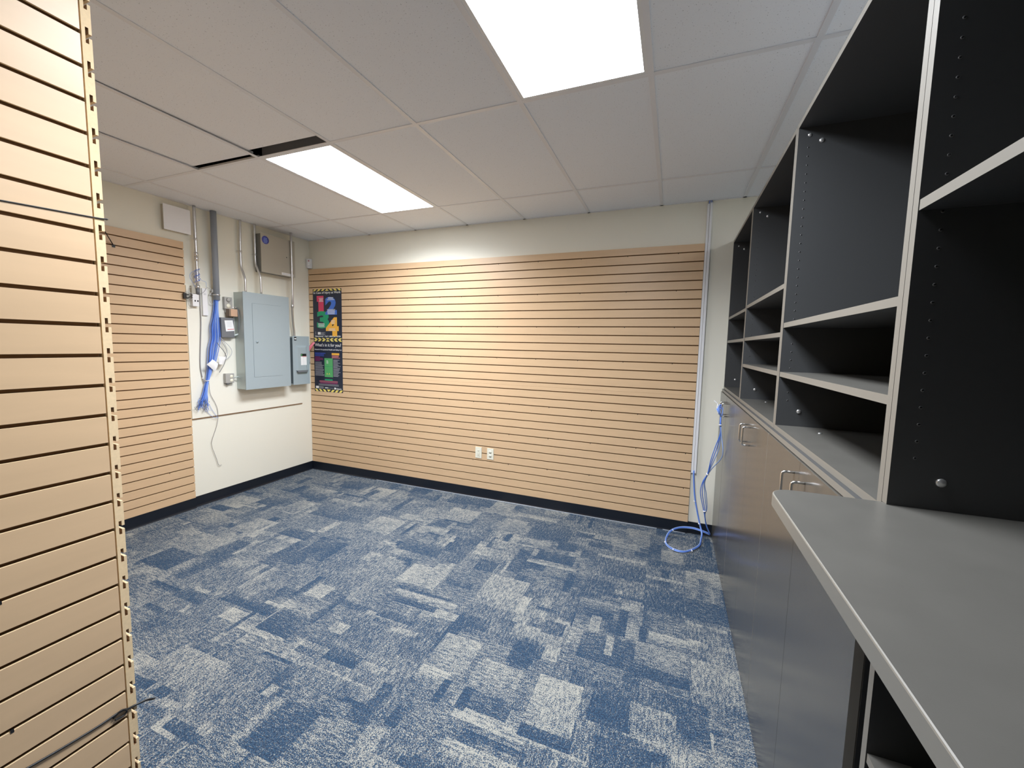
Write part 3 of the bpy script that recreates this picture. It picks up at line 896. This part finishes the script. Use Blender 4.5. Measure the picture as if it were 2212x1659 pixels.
# grey connecting block strip
t = thing('terminal_strip', 'narrow white plastic connecting block beside the thick grey pipe', 'electrical box', (0.02, -1.225, 1.80))
obj('strip_body', MB().box(BB, -1.250, 1.806, 0.030, -1.204, 2.056, WHITEP, 0.003), t)
q = MB()
for k in range(4):
    q.box(0.030, -1.238, 1.99 - 0.004 * k + 0.02, 0.0306, -1.216, 1.9885 - 0.004 * k + 0.02, PAPERG)
obj('print', q, t)
obj('telephone_wire', MB().tube([(0.035, -1.215, 2.062), (0.035, -1.225, 2.04), (0.035, -1.245, 2.015), (0.035, -1.282, 1.996)], 0.0018, GREYC, 6, 5), None, 'thin grey wire from the narrow white block down to the jack box', 'wire')
obj('telephone_wire', MB().tube([(0.03, -1.212, 2.070), (0.03, -1.20, 2.066), (0.03, -1.18, 2.058), (0.035, -1.172, 2.034)], 0.0018, GREYC, 6, 5), None, 'short grey wire over the top right of the narrow white block', 'wire')
# grey cord hanging down
t = thing('coaxial_cable', 'long grey cord hanging down beside the slatwall edge to a bright metal plug', 'cord', (0.02, -1.27, 1.17))
obj('jacket', MB().tube([(0.034, -1.275, 2.06), (0.026, -1.270, 1.99), (0.020, -1.267, 1.90), (0.020, -1.267, 1.74), (0.018, -1.282, 1.5), (0.018, -1.289, 1.38), (0.018, -1.288, 1.30), (0.020, -1.278, 1.222)], 0.0042, GREYC, 8, 5), t)
obj('plug', MB().tube([(0.020, -1.279, 1.225), (0.021, -1.272, 1.195), (0.021, -1.267, 1.172)], 0.0055, CHROME, 10, 3), t)
q = MB().tube([(0.04, -1.165, 2.03), (0.04, -1.186, 2.01), (0.04, -1.194, 1.965), (0.04, -1.182, 1.925), (0.04, -1.150, 1.912)], 0.003, LGREYC, 8, 5)
q.lathe((0.04, -1.168, 2.022), (0, 0.2, 1), [(0.008, 0), (0.009, 0.01), (0.009, 0.03), (0.005, 0.036)], BOXG, 12)
obj('coax_drip_loop', q, None, 'short pale cable loop with fitting left of the thick grey pipe', 'cable')

# receptacle box with adapter
t = thing('receptacle_box', 'grey cast outlet box with round receptacle, left of the breaker panel', 'electrical outlet', (0.03, -1.01, 1.85))
q = MB().box(BB, -1.058, 1.885, 0.045, -0.982, 2.000, BOXG, 0.006)
q.box(BB, -1.045, 1.848, 0.038, -1.0, 1.886, BOXG, 0.003)
rb = obj('box_body', q, t)
obj('receptacle', MB().lathe((0.045, -1.022, 1.914), (1, 0, 0), [(0.021, 0), (0.020, 0.003), (0.001, 0.0032)], CREAMR, 20), rb)
obj('cover', MB().lathe((0.045, -1.020, 1.972), (1, 0, 0), [(0.022, 0), (0.018, 0.012), (0.001, 0.014)], BOXG, 20), rb)
t = thing('plug_in_transformer', 'brown plug-in transformer with tan face hanging under the grey outlet box', 'power adapter', (0.06, -1.0, 1.81))
obj('transformer_body', MB().box(0.040, -1.045, 1.812, 0.086, -0.968, 1.883, BROWND, 0.003), t)
obj('face', MB().box(0.030, -1.030, 1.813, 0.0885, -0.963, 1.884, BROWNP, 0.003), t)

# dark grey enclosure with label
t = thing('transformer_enclosure', 'dark grey metal enclosure with white label between blue cables and breaker panel', 'electrical box', (0.04, -1.05, 1.60))
eb = obj('enclosure_body', MB().box(BB, -1.112, 1.604, 0.066, -0.985, 1.798, DKGREY, 0.012), t)
q = MB()
q.add([(0.0668, -1.081, 1.770), (0.0668, -1.001, 1.775), (0.0668, -0.986, 1.672), (0.0668, -1.070, 1.664)], [(0, 1, 2, 3)], PAPER)
q.add([(0.0672, -1.055, 1.687), (0.0672, -0.990, 1.693), (0.0672, -0.989, 1.686), (0.0672, -1.054, 1.680)], [(0, 1, 2, 3)], REDPALE)
for k in range(4):
    q.add([(0.0672, -1.06, 1.755 - .014 * k), (0.0672, -1.012, 1.758 - .014 * k), (0.0672, -1.012, 1.756 - .014 * k), (0.0672, -1.06, 1.753 - .014 * k)], [(0, 1, 2, 3)], PAPERG)
obj('paper_label', q, eb, 'white paper label', fix=False)
obj('nipple', MB().tube([(0.04, -0.99, 1.625), (0.045, -0.96, 1.632), (0.05, -0.938, 1.645)], 0.011, PANELSIDE, 12, 3), t)
obj('nipple', MB().tube([(0.035, -0.992, 1.790), (0.035, -0.96, 1.815), (0.035, -0.95, 1.84)], 0.006, CHROME, 10, 3), t)

# breaker panel
FX = 0.150
t = thing('breaker_panel', 'tall blue-grey steel breaker panel with closed door', 'breaker panel', (BB, -0.69, 1.085))
obj('enclosure', MB().box(BB, -0.945, 1.088, FX - 0.008, -0.430, 2.058, PANELSIDE), t)
obj('front_trim', MB().box(FX - 0.008, -0.948, 1.084, FX, -0.424, 2.062, PANELG, 0.002), t)
q = MB()
y0, y1, z0, z1 = -0.855, -0.528, 1.208, 1.955
for a in ((y0 - .0015, z0, y0, z1), (y1, z0, y1 + .0015, z1), (y0, z0 - .0015, y1, z0), (y0, z1, y1, z1 + .0015)):
    q.box(FX - 0.0005, a[0], a[1], FX + 0.0003, a[2], a[3], PANELD)
obj('door_gap', q, t)
dd = obj('panel_door', MB().box(FX - 0.0003, y0, z0, FX + 0.0022, y1, z1, PANELG), t)
obj('latch', MB().lathe((FX + 0.002, -0.815, 1.568), (1, 0, 0), [(0.014, 0), (0.013, 0.004), (0.006, 0.0045), (0.006, 0.007), (0.001, 0.0072)], PANELG, 20), dd)
# shadowy wiring clutter beside the panel: two cable loops
q = MB().tube([(0.07, -0.955, 1.90), (0.09, -0.958, 1.86), (0.10, -0.96, 1.78), (0.085, -0.958, 1.70), (0.075, -0.955, 1.66)], 0.004, DKGREY, 8, 5)
q.tube([(0.06, -0.955, 1.905), (0.045, -0.965, 1.905), (0.04, -0.985, 1.90)], 0.006, CHROME, 8, 4)
obj('ground_wire', q, None, 'dark bent wire on the left side of the breaker panel', 'wire')

# duplex outlet box below the dark enclosure
t = thing('duplex_outlet_box', 'grey cast box with two cream round sockets at the lower left of the breaker panel', 'electrical outlet', (0.03, -1.035, 1.15))
ob = obj('box_body', MB().box(BB, -1.080, 1.156, 0.050, -0.994, 1.252, BOXG, 0.008), t)
for z in (1.221, 1.181):
    q = MB().lathe((0.050, -1.023, z), (1, 0, 0), [(0.0165, 0), (0.0155, 0.002), (0.001, 0.0022)], CREAMR, 20)
    obj('receptacle', q, ob)
obj('knockout', MB().lathe((0.03, -1.052, 1.142), (0, 0, 1), [(0.014, 0), (0.016, 0.016)], DKGREY, 16), t)
t2 = obj('flex_whip', MB().tube([(0.045, -0.994, 1.205), (0.055, -0.982, 1.213), (0.06, -0.965, 1.214), (0.055, -0.950, 1.204), (0.05, -0.944, 1.198)], 0.005, PANELSIDE, 8, 4), t)

# disconnect switch
SX = 0.110
t = thing('disconnect_switch', 'narrow blue-grey disconnect switch with red lever in the room corner', 'electrical switch', (0, -0.25, 1.08))
obj('enclosure', MB().box(BB + 0.0005, -0.352, 1.086, SX - 0.004, -0.134, 1.636, PANELG, 0.003), t)
obj('side_gap', MB().box(0.0135, -0.3535, 1.10, SX - 0.006, -0.3515, 1.62, PANELD), t)
cv = obj('cover', MB().box(SX - 0.004, -0.358, 1.083, SX, -0.128, 1.641, PANELG, 0.0015), t)
rc = MB()
# raised cover: bevelled box with sloped edges
def raised(mb, y0, y1, z0, z1, x0, x1, s, m):
    A = [(x0, y0, z0), (x0, y1, z0), (x0, y1, z1), (x0, y0, z1)]
    B = [(x1, y0 + s, z0 + s), (x1, y1 - s, z0 + s), (x1, y1 - s, z1 - s), (x1, y0 + s, z1 - s)]
    mb.add(A + B, [(4, 5, 6, 7), (0, 1, 5, 4), (1, 2, 6, 5), (2, 3, 7, 6), (3, 0, 4, 7)], m)
raised(rc, -0.327, -0.168, 1.222, 1.535, SX - 0.0002, SX + 0.020, 0.022, PANELG)
rcv = obj('raised_cover', rc, cv)
obj('pull_handle', MB().prism([(SX + 0.004, -0.325, 1.248), (SX + 0.004, -0.170, 1.248), (SX + 0.004, -0.185, 1.226), (SX + 0.004, -0.31, 1.226)], (0.022, 0, 0), DKGREY), cv)
q = MB().box(SX + 0.020, -0.268, 1.308, SX + 0.0206, -0.188, 1.408, PAPER)
q.box(SX + 0.020, -0.268, 1.412, SX + 0.0206, -0.192, 1.440, BLACKP)
q.box(SX + 0.0206, -0.246, 1.404, SX + 0.0209, -0.190, 1.411, REDPALE)
q.box(SX + 0.0206, -0.264, 1.418, SX + 0.0209, -0.250, 1.434, PLGREEN)
q.box(SX + 0.0206, -0.232, 1.310, SX + 0.0209, -0.231, 1.404, PAPERG)
obj('paper_label', q, rcv, 'white and black warning label')
q = MB()
q.box(SX, -0.336, 1.618, SX + 0.0006, -0.305, 1.632, BLACKP)
q.box(SX + 0.0006, -0.327, 1.603, SX + 0.0009, -0.311, 1.617, PAPER)
q.box(SX, -0.336, 1.590, SX + 0.0006, -0.305, 1.604, BLACKP)
obj('nameplate', q, cv)
q = MB().box(0.025, -0.134, 1.31, 0.075, -0.088, 1.47, PVC, 0.004)
obj('lever_bracket', q, t)
q = MB().prism([(0.064, -0.126, 1.462), (0.064, -0.118, 1.500), (0.080, -0.050, 1.576), (0.094, -0.034, 1.572), (0.088, -0.054, 1.545), (0.078, -0.108, 1.468)], (0.014, -0.003, 0), REDP)
obj('lever', q, t, 'red switch lever')
obj('padlock_eye', MB().lathe((0.076, -0.108, 1.335), (1, 0.0, 0), [(0.012, 0), (0.013, 0.01), (0.010, 0.014)], SCREW, 14), t)

# hanging bundle of blue network cables
t = thing('cable_bundle', 'bundle of blue network cables hanging from the thick grey pipe', 'cable bundle', (0.05, -1.2, 0.98), 'blue network cables')
spine = [(1.975, -1.137), (1.88, -1.143), (1.79, -1.151), (1.70, -1.160), (1.60, -1.160), (1.50, -1.180), (1.42, -1.192), (1.36, -1.205), (1.30, -1.221), (1.20, -1.249), (1.15, -1.262), (1.08, -1.275), (1.02, -1.286)]
spread = [0.018, 0.020, 0.030, 0.044, 0.048, 0.050, 0.045, 0.036, 0.024, 0.013, 0.014, 0.020, 0.034]
r3 = random.Random(5)
for k in range(22):
    ph = r3.uniform(-1, 1); px_ = r3.uniform(-1, 1)
    pts = []
    for (z, y), s in zip(spine, spread):
        pts.append((0.052 + px_ * min(s, 0.02) + r3.uniform(-.002, .002), y + ph * s * (0.95 + 0.1 * r3.random()), z))
    n = len(pts)
    end = r3.uniform(-0.03, 0.05)
    pts.append((0.04 + r3.uniform(-.015, .02), -1.29 + ph * 0.045, 0.985 + end))
    if k % 3 == 0:
        pts.append((0.035, -1.29 + ph * 0.055 + r3.uniform(-.02, .02), 0.93 + end))
    obj('cable', MB().tube(pts, 0.0030, BLUEC if k % 4 else BLUEL, 6, 4), t)
obj('cable_tie', MB().lathe((0.052, -1.250, 1.195), (0, -0.25, 1), [(0.0195, 0), (0.0195, 0.006)], WHITEP, 18), t)
obj('cable_tie', MB().lathe((0.052, -1.137, 1.951), (0, 0, 1), [(0.0235, 0), (0.0235, 0.004)], BLUEC, 18), t)
# unravelled pairs at the bottom
for k in range(14):
    y = -1.29 + r3.uniform(-0.03, 0.03); z = 1.03 + r3.uniform(-.03, .03)
    pts = [(0.045, y, z)]
    for j in range(4):
        y += r3.uniform(-0.035, 0.032); z -= r3.uniform(0.005, 0.042)
        pts.append((0.03 + r3.uniform(-.01, .02), y, z))
    obj('wire_pair', MB().tube(pts, 0.0012, r3.choice([GREYC, BLUEL, BLUEC, DKGREY]), 5, 5), t)
# paper tags
def tag(label, pts, curl):
    mb = MB()
    N = 6
    vs = []; fs = []
    A, B, C, D = [Vector(p) for p in pts]
    for i in range(N + 1):
        for j in range(N + 1):
            u, v = i / N, j / N
            p = (A * (1 - u) + B * u) * (1 - v) + (D * (1 - u) + C * u) * v
            p.x += curl * math.sin(u * 3.14) + 0.3 * curl * math.sin(v * 5)
            vs.append(p)
    for i in range(N):
        for j in range(N):
            a = i * (N + 1) + j
            fs.append((a, a + 1, a + N + 2, a + N + 1))
    vs2 = [v + Vector((0.0006, 0, 0)) for v in vs]
    k = len(vs)
    mb.add(vs + vs2, fs + [tuple(k + q for q in reversed(f)) for f in fs], PAPER, True)
    return obj('paper_tag', mb, None, label, 'paper tag', 'paper tags on the blue cables')
tag('white folded paper tag tilted like a diamond, on the left of the blue cables', [(0.082, -1.274, 1.351), (0.082, -1.220, 1.397), (0.084, -1.168, 1.356), (0.082, -1.200, 1.282)], 0.010)
tag('squarish white paper tag on the right of the blue cables', [(0.078, -1.157, 1.422), (0.078, -1.085, 1.418), (0.078, -1.118, 1.345), (0.078, -1.156, 1.347)], 0.008)
# loops and stray wires
def wire(label, pts, r, m, name='stray_wire', sm=6):
    return obj(name, MB().tube(pts, r, m, 7, sm), None, label, 'wire', None)
wire('small inner grey wire loop to the squarish paper tag', [(0.05, -1.125, 1.60), (0.045, -1.106, 1.575), (0.045, -1.075, 1.52), (0.045, -1.060, 1.475), (0.045, -1.072, 1.435), (0.05, -1.085, 1.415)], 0.0022, GREYC)
wire('middle grey wire loop to the squarish paper tag', [(0.05, -1.120, 1.61), (0.045, -1.085, 1.565), (0.045, -1.058, 1.505), (0.045, -1.050, 1.45), (0.05, -1.072, 1.40)], 0.0022, PAPERG)
wire('widest grey wire loop right of the blue cables, below the dark enclosure', [(0.05, -1.115, 1.61), (0.045, -1.075, 1.565), (0.045, -1.030, 1.52), (0.045, -1.006, 1.47), (0.045, -1.022, 1.425), (0.05, -1.078, 1.385)], 0.0022, PAPERG)
wire('black wire crossing the blue cables diagonally with a dark tip below the paper tag', [(0.085, -1.172, 1.555), (0.085, -1.145, 1.515), (0.087, -1.115, 1.475), (0.082, -1.090, 1.42), (0.072, -1.10, 1.36), (0.070, -1.115, 1.325), (0.066, -1.150, 1.268)], 0.0026, DKGREY)
wire('long thin grey wire trailing down the bare left wall below the board', [(0.055, -1.245, 1.21), (0.035, -1.230, 1.144), (0.022, -1.213, 1.060), (0.020, -1.175, 0.978), (0.019, -1.153, 0.910), (0.018, -1.150, 0.825), (0.015, -1.164, 0.744), (0.013, -1.200, 0.645), (0.012, -1.217, 0.588), (0.012, -1.213, 0.54), (0.012, -1.197, 0.484), (0.012, -1.175, 0.41), (0.012, -1.164, 0.361), (0.012, -1.150, 0.345), (0.012, -1.132, 0.346)], 0.0020, GREYC)
wire('thin lilac wire zigzagging across the lower edge of the board', [(0.03, -1.262, 1.00), (0.022, -1.229, 0.963), (0.02, -1.203, 0.908), (0.02, -1.168, 0.848), (0.02, -1.156, 0.824), (0.02, -1.19, 0.832), (0.02, -1.222, 0.863), (0.02, -1.245, 0.892), (0.02, -1.272, 0.950)], 0.0016, BLUEL)

# ================================================================== BACK WALL BITS
def plate(label, x0, x1, z0, z1, decora):
    t = thing('wall_outlet', label, 'electrical outlet', ((x0 + x1) / 2, -T, z0), 'ivory outlet plates on the back slatwall')
    pl = obj('plate', MB().box(x0, -T - 0.006, z0, x1, -T - 0.0003, z1, IVORY, 0.002), t)
    cx_ = (x0 + x1) / 2; cz = (z0 + z1) / 2
    if decora:
        q = MB().box(cx_ - 0.017, -T - 0.008, cz - 0.034, cx_ + 0.017, -T - 0.0055, cz + 0.034, IVORY, 0.001)
        obj('receptacle', q, pl)
    for s in (-1, 1):
        zc = cz + s * (0.018 if decora else 0.020)
        q = MB()
        if not decora:
            q.lathe((cx_, -T - 0.006, zc), (0, -1, 0), [(0.0165, 0), (0.016, 0.002), (0.001, 0.0022)], IVORY, 20)
        for dx in (-0.006, 0.006):
            q.box(cx_ + dx - 0.001, -T - 0.0087, zc - 0.002, cx_ + dx + 0.001, -T - 0.008, zc + 0.006, BLACKP)
        q.box(cx_ - 0.002, -T - 0.0087, zc - 0.010, cx_ + 0.002, -T - 0.008, zc - 0.006, BLACKP)
        obj('socket', q, pl)
plate('left ivory rectangular outlet of the pair low on the back slatwall', 2.265, 2.336, 0.418, 0.533, True)
plate('right ivory round-socket outlet of the pair low on the back slatwall', 2.398, 2.470, 0.418, 0.533, False)

t = thing('cable_raceway', 'long white plastic cable raceway running up the back wall beside the slatwall', 'raceway', (4.328, -0.01, 0.535))
obj('channel', MB().box(4.309, -0.020, 0.535, 4.3265, -0.0005, 2.752, WHITEP, 0.0015), t)
obj('channel', MB().box(4.3285, -0.022, 0.535, 4.3475, -0.0005, 2.758, WHITEP, 0.0015), t)
q = MB()
for a in range(5):
    q.tube([(4.315 + 0.007 * a, -0.010, 2.750), (4.314 + 0.008 * a, -0.014, 2.765), (4.317 + 0.006 * a, -0.012, ZC)], 0.0028, BLUEC if a % 2 else GREYC, 6, 3)
obj('cable_tails', q, t)

A = [(4.327, -0.012, 0.56), (4.328, -0.030, 0.50), (4.344, -0.040, 0.344), (4.369, -0.050, 0.221), (4.392, -0.060, 0.127), (4.413, -0.090, 0.050), (4.405, -0.147, 0.014), (4.381, -0.272, 0.010), (4.286, -0.410, 0.010), (4.195, -0.411, 0.010), (4.136, -0.311, 0.012), (4.163, -0.170, 0.042), (4.242, -0.090, 0.061), (4.341, -0.060, 0.064), (4.426, -0.060, 0.051), (4.480, -0.045, 0.028)]
t = thing('coiled_cable', 'blue network cables falling from the raceway into a loop on the carpet', 'cable bundle', (4.33, -0.1, 0.0))
for k, (dx, dy, dz) in enumerate(((0, 0, 0), (0.006, 0.003, 0.003), (0.001, 0.005, 0.007))):
    pts = [(x + dx, min(y + dy * 0.8, -0.019), max(z + dz * (1.4 if z < .1 else 0.2), 0.005)) for x, y, z in A]
    obj('cable', MB().tube(pts, 0.0034, BLUEL if k % 2 == 0 else BLUEC, 7, 7), t)
for p, ax in (((4.349, -0.041, 0.300), (0.15, 0, 1)), ((4.394, -0.062, 0.118), (0.2, -0.3, 1)), ((4.195, -0.411, 0.013), (1, 0.3, 0)), ((4.136, -0.311, 0.016), (0.3, -1, 0)), ((4.190, -0.135, 0.052), (1, 0.8, 0.2)), ((4.33, -0.372, 0.013), (1, 0.7, 0))):
    obj('cable_tie', MB().lathe(p, ax, [(0.0095, -0.002), (0.0095, 0.002)], WHITEP, 14), t)

Bp = [(4.458, -0.480, 1.10), (4.457, -0.500, 1.046), (4.466, -0.45, 0.97), (4.456, -0.40, 0.86), (4.434, -0.36, 0.749), (4.416, -0.28, 0.620), (4.392, -0.24, 0.534), (4.392, -0.2, 0.432), (4.418, -0.150, 0.294), (4.425, -0.130, 0.228), (4.447, -0.090, 0.122), (4.482, -0.062, 0.036)]
t = thing('handle_hung_cable', 'blue cables hung from the farthest cupboard handle down to the floor corner', 'cable bundle', (4.45, -0.3, 0.03))
for k, off in enumerate((0.0, 0.012, -0.010, 0.02)):
    pts = []
    for i, (x, y, z) in enumerate(Bp):
        s = {3: 1.2, 4: 1.0, 6: 0.5, 7: 1.4, 8: 1.0}.get(i, 0.15)
        pts.append((x + off * s, y - abs(off) * s * 0.2 + 0.002 * k, z))
    if k == 3:
        pts[1:6] = [(4.463, -0.50, 1.015), (4.474, -0.49, 0.94), (4.486, -0.49, 0.86), (4.482, -0.44, 0.785), (4.432, -0.30, 0.653)]
    obj('cable', MB().tube(pts, 0.0032, BLUEL if k % 2 else BLUEC, 7, 6), t)
for p, ax in (((4.457, -0.500, 1.046), (0, 0, 1)), ((4.414, -0.278, 0.612), (-0.5, 0.7, -1)), ((4.421, -0.140, 0.262), (0.1, 0.2, -1))):
    obj('cable_tie', MB().lathe(p, ax, [(0.0115, -0.003), (0.0115, 0.003)], WHITEP, 14), t)
# coil of cable ends caught on the handle
q = MB()
for k in range(5):
    a = 0.5 + 0.16 * k
    q.tube([(4.460, -0.478, 1.10), (4.452 - .004 * k, -0.480 - .006 * k, 1.14), (4.442 - .003 * k, -0.472, 1.175 - .004 * k), (4.456, -0.462, 1.190 - 0.008 * k), (4.470, -0.463, 1.16 - .01 * k), (4.466, -0.475, 1.11)], 0.0032, BLUEC if k % 2 else BLUEL, 7, 6)
obj('cable_coil', q, t)
q = MB().tube([(4.440, -0.480, 1.120), (4.432, -0.475, 1.165), (4.434, -0.462, 1.19), (4.424, -0.46, 1.203), (4.410, -0.455, 1.215)], 0.0035, WHITEP, 8, 5)
q.lathe((4.445, -0.481, 1.13), (0, -1, 0), [(0.010, 0), (0.010, 0.007)], WHITEP, 14)
obj('jack_plug', q, t, 'white jack plugs')

# ================================================================== RIGHT SIDE: OPEN SHELF UNITS
ZB, ZTOP, TH = 1.267, 2.450, 0.019
def panelx(mb, y0, y1, z0, z1, x0=WU, x1=XBK, horizontal=False):
    """pewter board, upright faces painted shade-dark, with a taupe front edge band"""
    mb.box(x0, y0, z0, x1, y1, z1, LAMSHADE, faces={'x-': EDGE, 'z+': TOPM} if horizontal else {'x-': EDGE})  # shelf tops get the lit tone, other faces the shade-darkened one
    return mb
def pegs(mb, y, s, zs, xp=4.550):
    """line bored peg holes on the face y, looking along s (+1 or -1)"""
    for z in zs:
        for x in (xp,):
            mb.lathe((x, y, z), (0, s, 0), [(0.0030, 0), (0.0030, 0.0003), (0.0001, 0.00035)], HOLERIM, 10)
            mb.lathe((x, y + s * 0.0003, z + 0.0006), (0, s, 0), [(0.0021, 0), (0.0020, 0.0003), (0.0001, 0.0003)], HOLE, 10)
def bolt(parent, p, ax, r=0.0085):
    obj('cam_screw', MB().lathe(p, ax, [(r, 0), (r * 0.92, r * 0.28), (r * 0.55, r * 0.48), (0.0001, r * 0.55)], SCREW, 16), parent)
HZ = [1.388 + 0.0323 * k for k in range(31)]
def shelf_unit(label, yf, yn, shelves, bottom=True, holes=True, z_bottom=ZB):
    t = thing('shelf_unit', label, 'shelf unit', ((WU + XBK) / 2, (yf + yn) / 2, z_bottom), 'open shelf units on the right')
    zb = z_bottom + (TH if bottom else 0)
    q = MB(); panelx(q, yf - TH - 0.0008, yf - 0.0008, z_bottom, ZTOP)
    if holes: pegs(q, yf - TH - 0.0008, -1, HZ)
    obj('side_panel', q, t)
    q = MB(); panelx(q, yn + 0.0008, yn + TH + 0.0008, z_bottom, ZTOP)
    if holes: pegs(q, yn + TH + 0.0008, 1, HZ)
    obj('side_panel', q, t)
    ya, yb = yn + TH + 0.001, yf - TH - 0.001
    q = MB(); panelx(q, ya, yb, ZTOP - TH, ZTOP); obj('top_panel', q, t)
    if bottom:
        q = MB(); panelx(q, ya, yb, z_bottom, z_bottom + TH, horizontal=True); bp_ = obj('bottom_panel', q, t)
        for yy in (yb - 0.13, ya + 0.13):
            bolt(bp_, (4.630, yy, z_bottom + TH), (0, 0, 1), 0.007)
    obj('back_panel', MB().box(XBK - 0.008, ya, zb, XBK, yb, ZTOP - TH, LAMSHADE), t)
    for zt in shelves:
        q = MB(); panelx(q, ya, yb, zt - TH, zt, WU + 0.0015, horizontal=True); obj('shelf', q, t)
    for z in (1.346, 2.377):
        bolt(t, (4.591, yb, z), (0, -1, 0))
        bolt(t, (4.591, ya, z), (0, 1, 0))
    bolt(t, (4.552, yb, 2.402), (0, -1, 0), 0.0065)
    return t
B0, B1, B2, B3, B4 = -0.003, -0.868, -1.822, -2.762, -3.706
shelf_unit('farthest open shelf unit, against the back wall beside the raceway', B0, B1, (1.846, 1.659))
shelf_unit('second open shelf unit from the back wall, with three shelves', B1, B2, (1.857, 1.661, 1.502))
shelf_unit('third open shelf unit, tall empty bay behind the counter end', B2, B3, (1.696, 1.502))
shelf_unit('nearest open shelf unit, standing on the counter at the right edge', B3, B4, (1.864,), bottom=False, z_bottom=1.2925)

# ---- base cupboards
DOOREDGE = mat('door_edge_band', (0.45, 0.42, 0.36), 0.4)
def handle(parent, y, z0=1.104, z1=1.197, x=WD, out=0.034):
    r = 0.0042; k = 0.010
    pts = [(x + 0.001, y, z1), (x - out + k, y, z1)]
    for a in range(1, 5):
        th = a / 4 * math.pi / 2
        pts.append((x - out + k - k * math.sin(th), y, z1 - k + k * math.cos(th)))
    pts.append((x - out, y, z0 + k))
    for a in range(1, 5):
        th = a / 4 * math.pi / 2
        pts.append((x - out + k - k * math.cos(th), y, z0 + k - k * math.sin(th)))
    pts.append((x + 0.001, y, z0))
    return obj('handle', MB().tube(pts, r, CHROME, 12), parent, 'bent chrome wire handle')
def cupboard(label, yf, yn, ys, hys, gap):
    t = thing('base_cupboard', label, 'cupboard', ((WU + XBK) / 2, (yf + yn) / 2, 0), 'base cupboards under the shelf units')
    q = MB()
    q.box(WU + 0.001, yf - TH - .0005, 0, XBK, yf - .0005, ZB - TH - 0.001, LAMSHADE, faces={'x-': EDGE})
    q.box(WU + 0.001, yn + .0005, 0, XBK, yn + TH + .0005, ZB - TH - 0.001, LAMSHADE, faces={'x-': EDGE})
    q.box(WU + 0.001, yn + TH + .0006, 0.0, XBK - 0.01, yf - TH - .0006, 0.10, LAMSHADE)
    q.box(XBK - 0.008, yn + TH + .0006, 0.1, XBK, yf - TH - .0006, ZB - TH - 0.001, LAMSHADE)
    obj('carcass', q, t)
    obj('top_panel', MB().box(WU - 0.012, yn + .0005, ZB - TH, XBK, yf - .0005, ZB - 0.0005, LAMSHADE, faces={'x-': EDGE}), t)
    for a, b2, hy in ((ys + gap / 2, yf - 0.0015, hys[0]), (yn + 0.0015, ys - gap / 2, hys[1])):
        d = obj('door', MB().box(WD, a, 0.008, WU - 0.0005, b2, ZB - TH - 0.003, DOOR, faces={'y-': DOOREDGE} if a < ys - gap else None), t)
        handle(d, hy)
cupboard('farthest two-door base cupboard, blue cables hung on its handles', B0 - 0.001, B1, -0.408, (-0.362, -0.462), 0.006)
cupboard('middle two-door base cupboard with a close pair of handles', B1, B2, -1.371, (-1.325, -1.420), 0.0016)
cupboard('nearest two-door base cupboard, its handles half behind the counter corner', B2, B3, -2.285, (-2.235, -2.350), 0.0018)

# ---- open cabinet under the counter
t = thing('under_counter_cabinet', 'open cabinet with a low shelf beneath the overhanging counter', 'cabinet', (4.75, -3.26, 0))
for y0, y1 in ((-2.830, -2.811), (B4, B4 + TH)):
    obj('side_panel', MB().box(WU - 0.010, y0, 0, XBK, y1, 1.2665, LAMSHADE, faces={'x-': EDGE}), t)
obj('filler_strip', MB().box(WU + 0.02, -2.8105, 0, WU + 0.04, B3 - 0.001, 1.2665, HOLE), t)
obj('back_panel', MB().box(XBK - 0.008, B4 + TH + .0005, 0, XBK, -2.8305, 1.2665, LAMSHADE), t)
for zt in (0.808, 0.41):
    obj('shelf', MB().box(WU - 0.008, B4 + TH + .0005, zt - TH, XBK - 0.009, -2.8305, zt, TOPM, faces={'x-': EDGE}), t)
obj('toe_panel', MB().box(WU + 0.01, B4 + TH + .0005, 0, WU + 0.03, -2.8305, 0.09, LAMSHADE), t)

# ---- counter top with rounded front corner
CX0, CY1, CZ0, CZ1 = 4.3205, -2.7645, 1.2672, 1.2922
R = 0.045
pts = [(XBK, -4.6), (XBK, CY1), (CX0 + R, CY1)]
for k in range(1, 9):
    th = k / 8 * math.pi / 2
    pts.append((CX0 + R - R * math.sin(th), CY1 - R + R * math.cos(th)))
pts.append((CX0, -4.6))
bm = bmesh.new()
low = [bm.verts.new((x, y, CZ0)) for x, y in pts]
fbot = bm.faces.new(low)
ex = bmesh.ops.extrude_face_region(bm, geom=[fbot])
vt = [e for e in ex['geom'] if isinstance(e, bmesh.types.BMVert)]
bmesh.ops.translate(bm, verts=vt, vec=(0, 0, CZ1 - CZ0))
bmesh.ops.recalc_face_normals(bm, faces=bm.faces)
top_edges = [e for e in bm.edges if all(v.co.z > CZ1 - 1e-5 for v in e.verts)]
bmesh.ops.bevel(bm, geom=top_edges, offset=0.0022, segments=2, affect='EDGES', profile=0.5)
bm.verts.index_update()
cmesh = MB()
for f in bm.faces:
    pass
vs = [v.co[:] for v in bm.verts]
cmesh.v = vs
for f in bm.faces:
    cmesh.f.append([v.index for v in f.verts])
    nz = f.normal.z
    cmesh.m.append(cmesh.mi(TOPM if nz > 0.95 or nz < -0.95 else (EDGE if nz > 0.2 else TOPEDGE)))
    cmesh.s.append(False)
bm.free()
obj('countertop', cmesh, None, 'long pewter-grey laminate countertop with rounded corner in the right foreground', 'countertop')
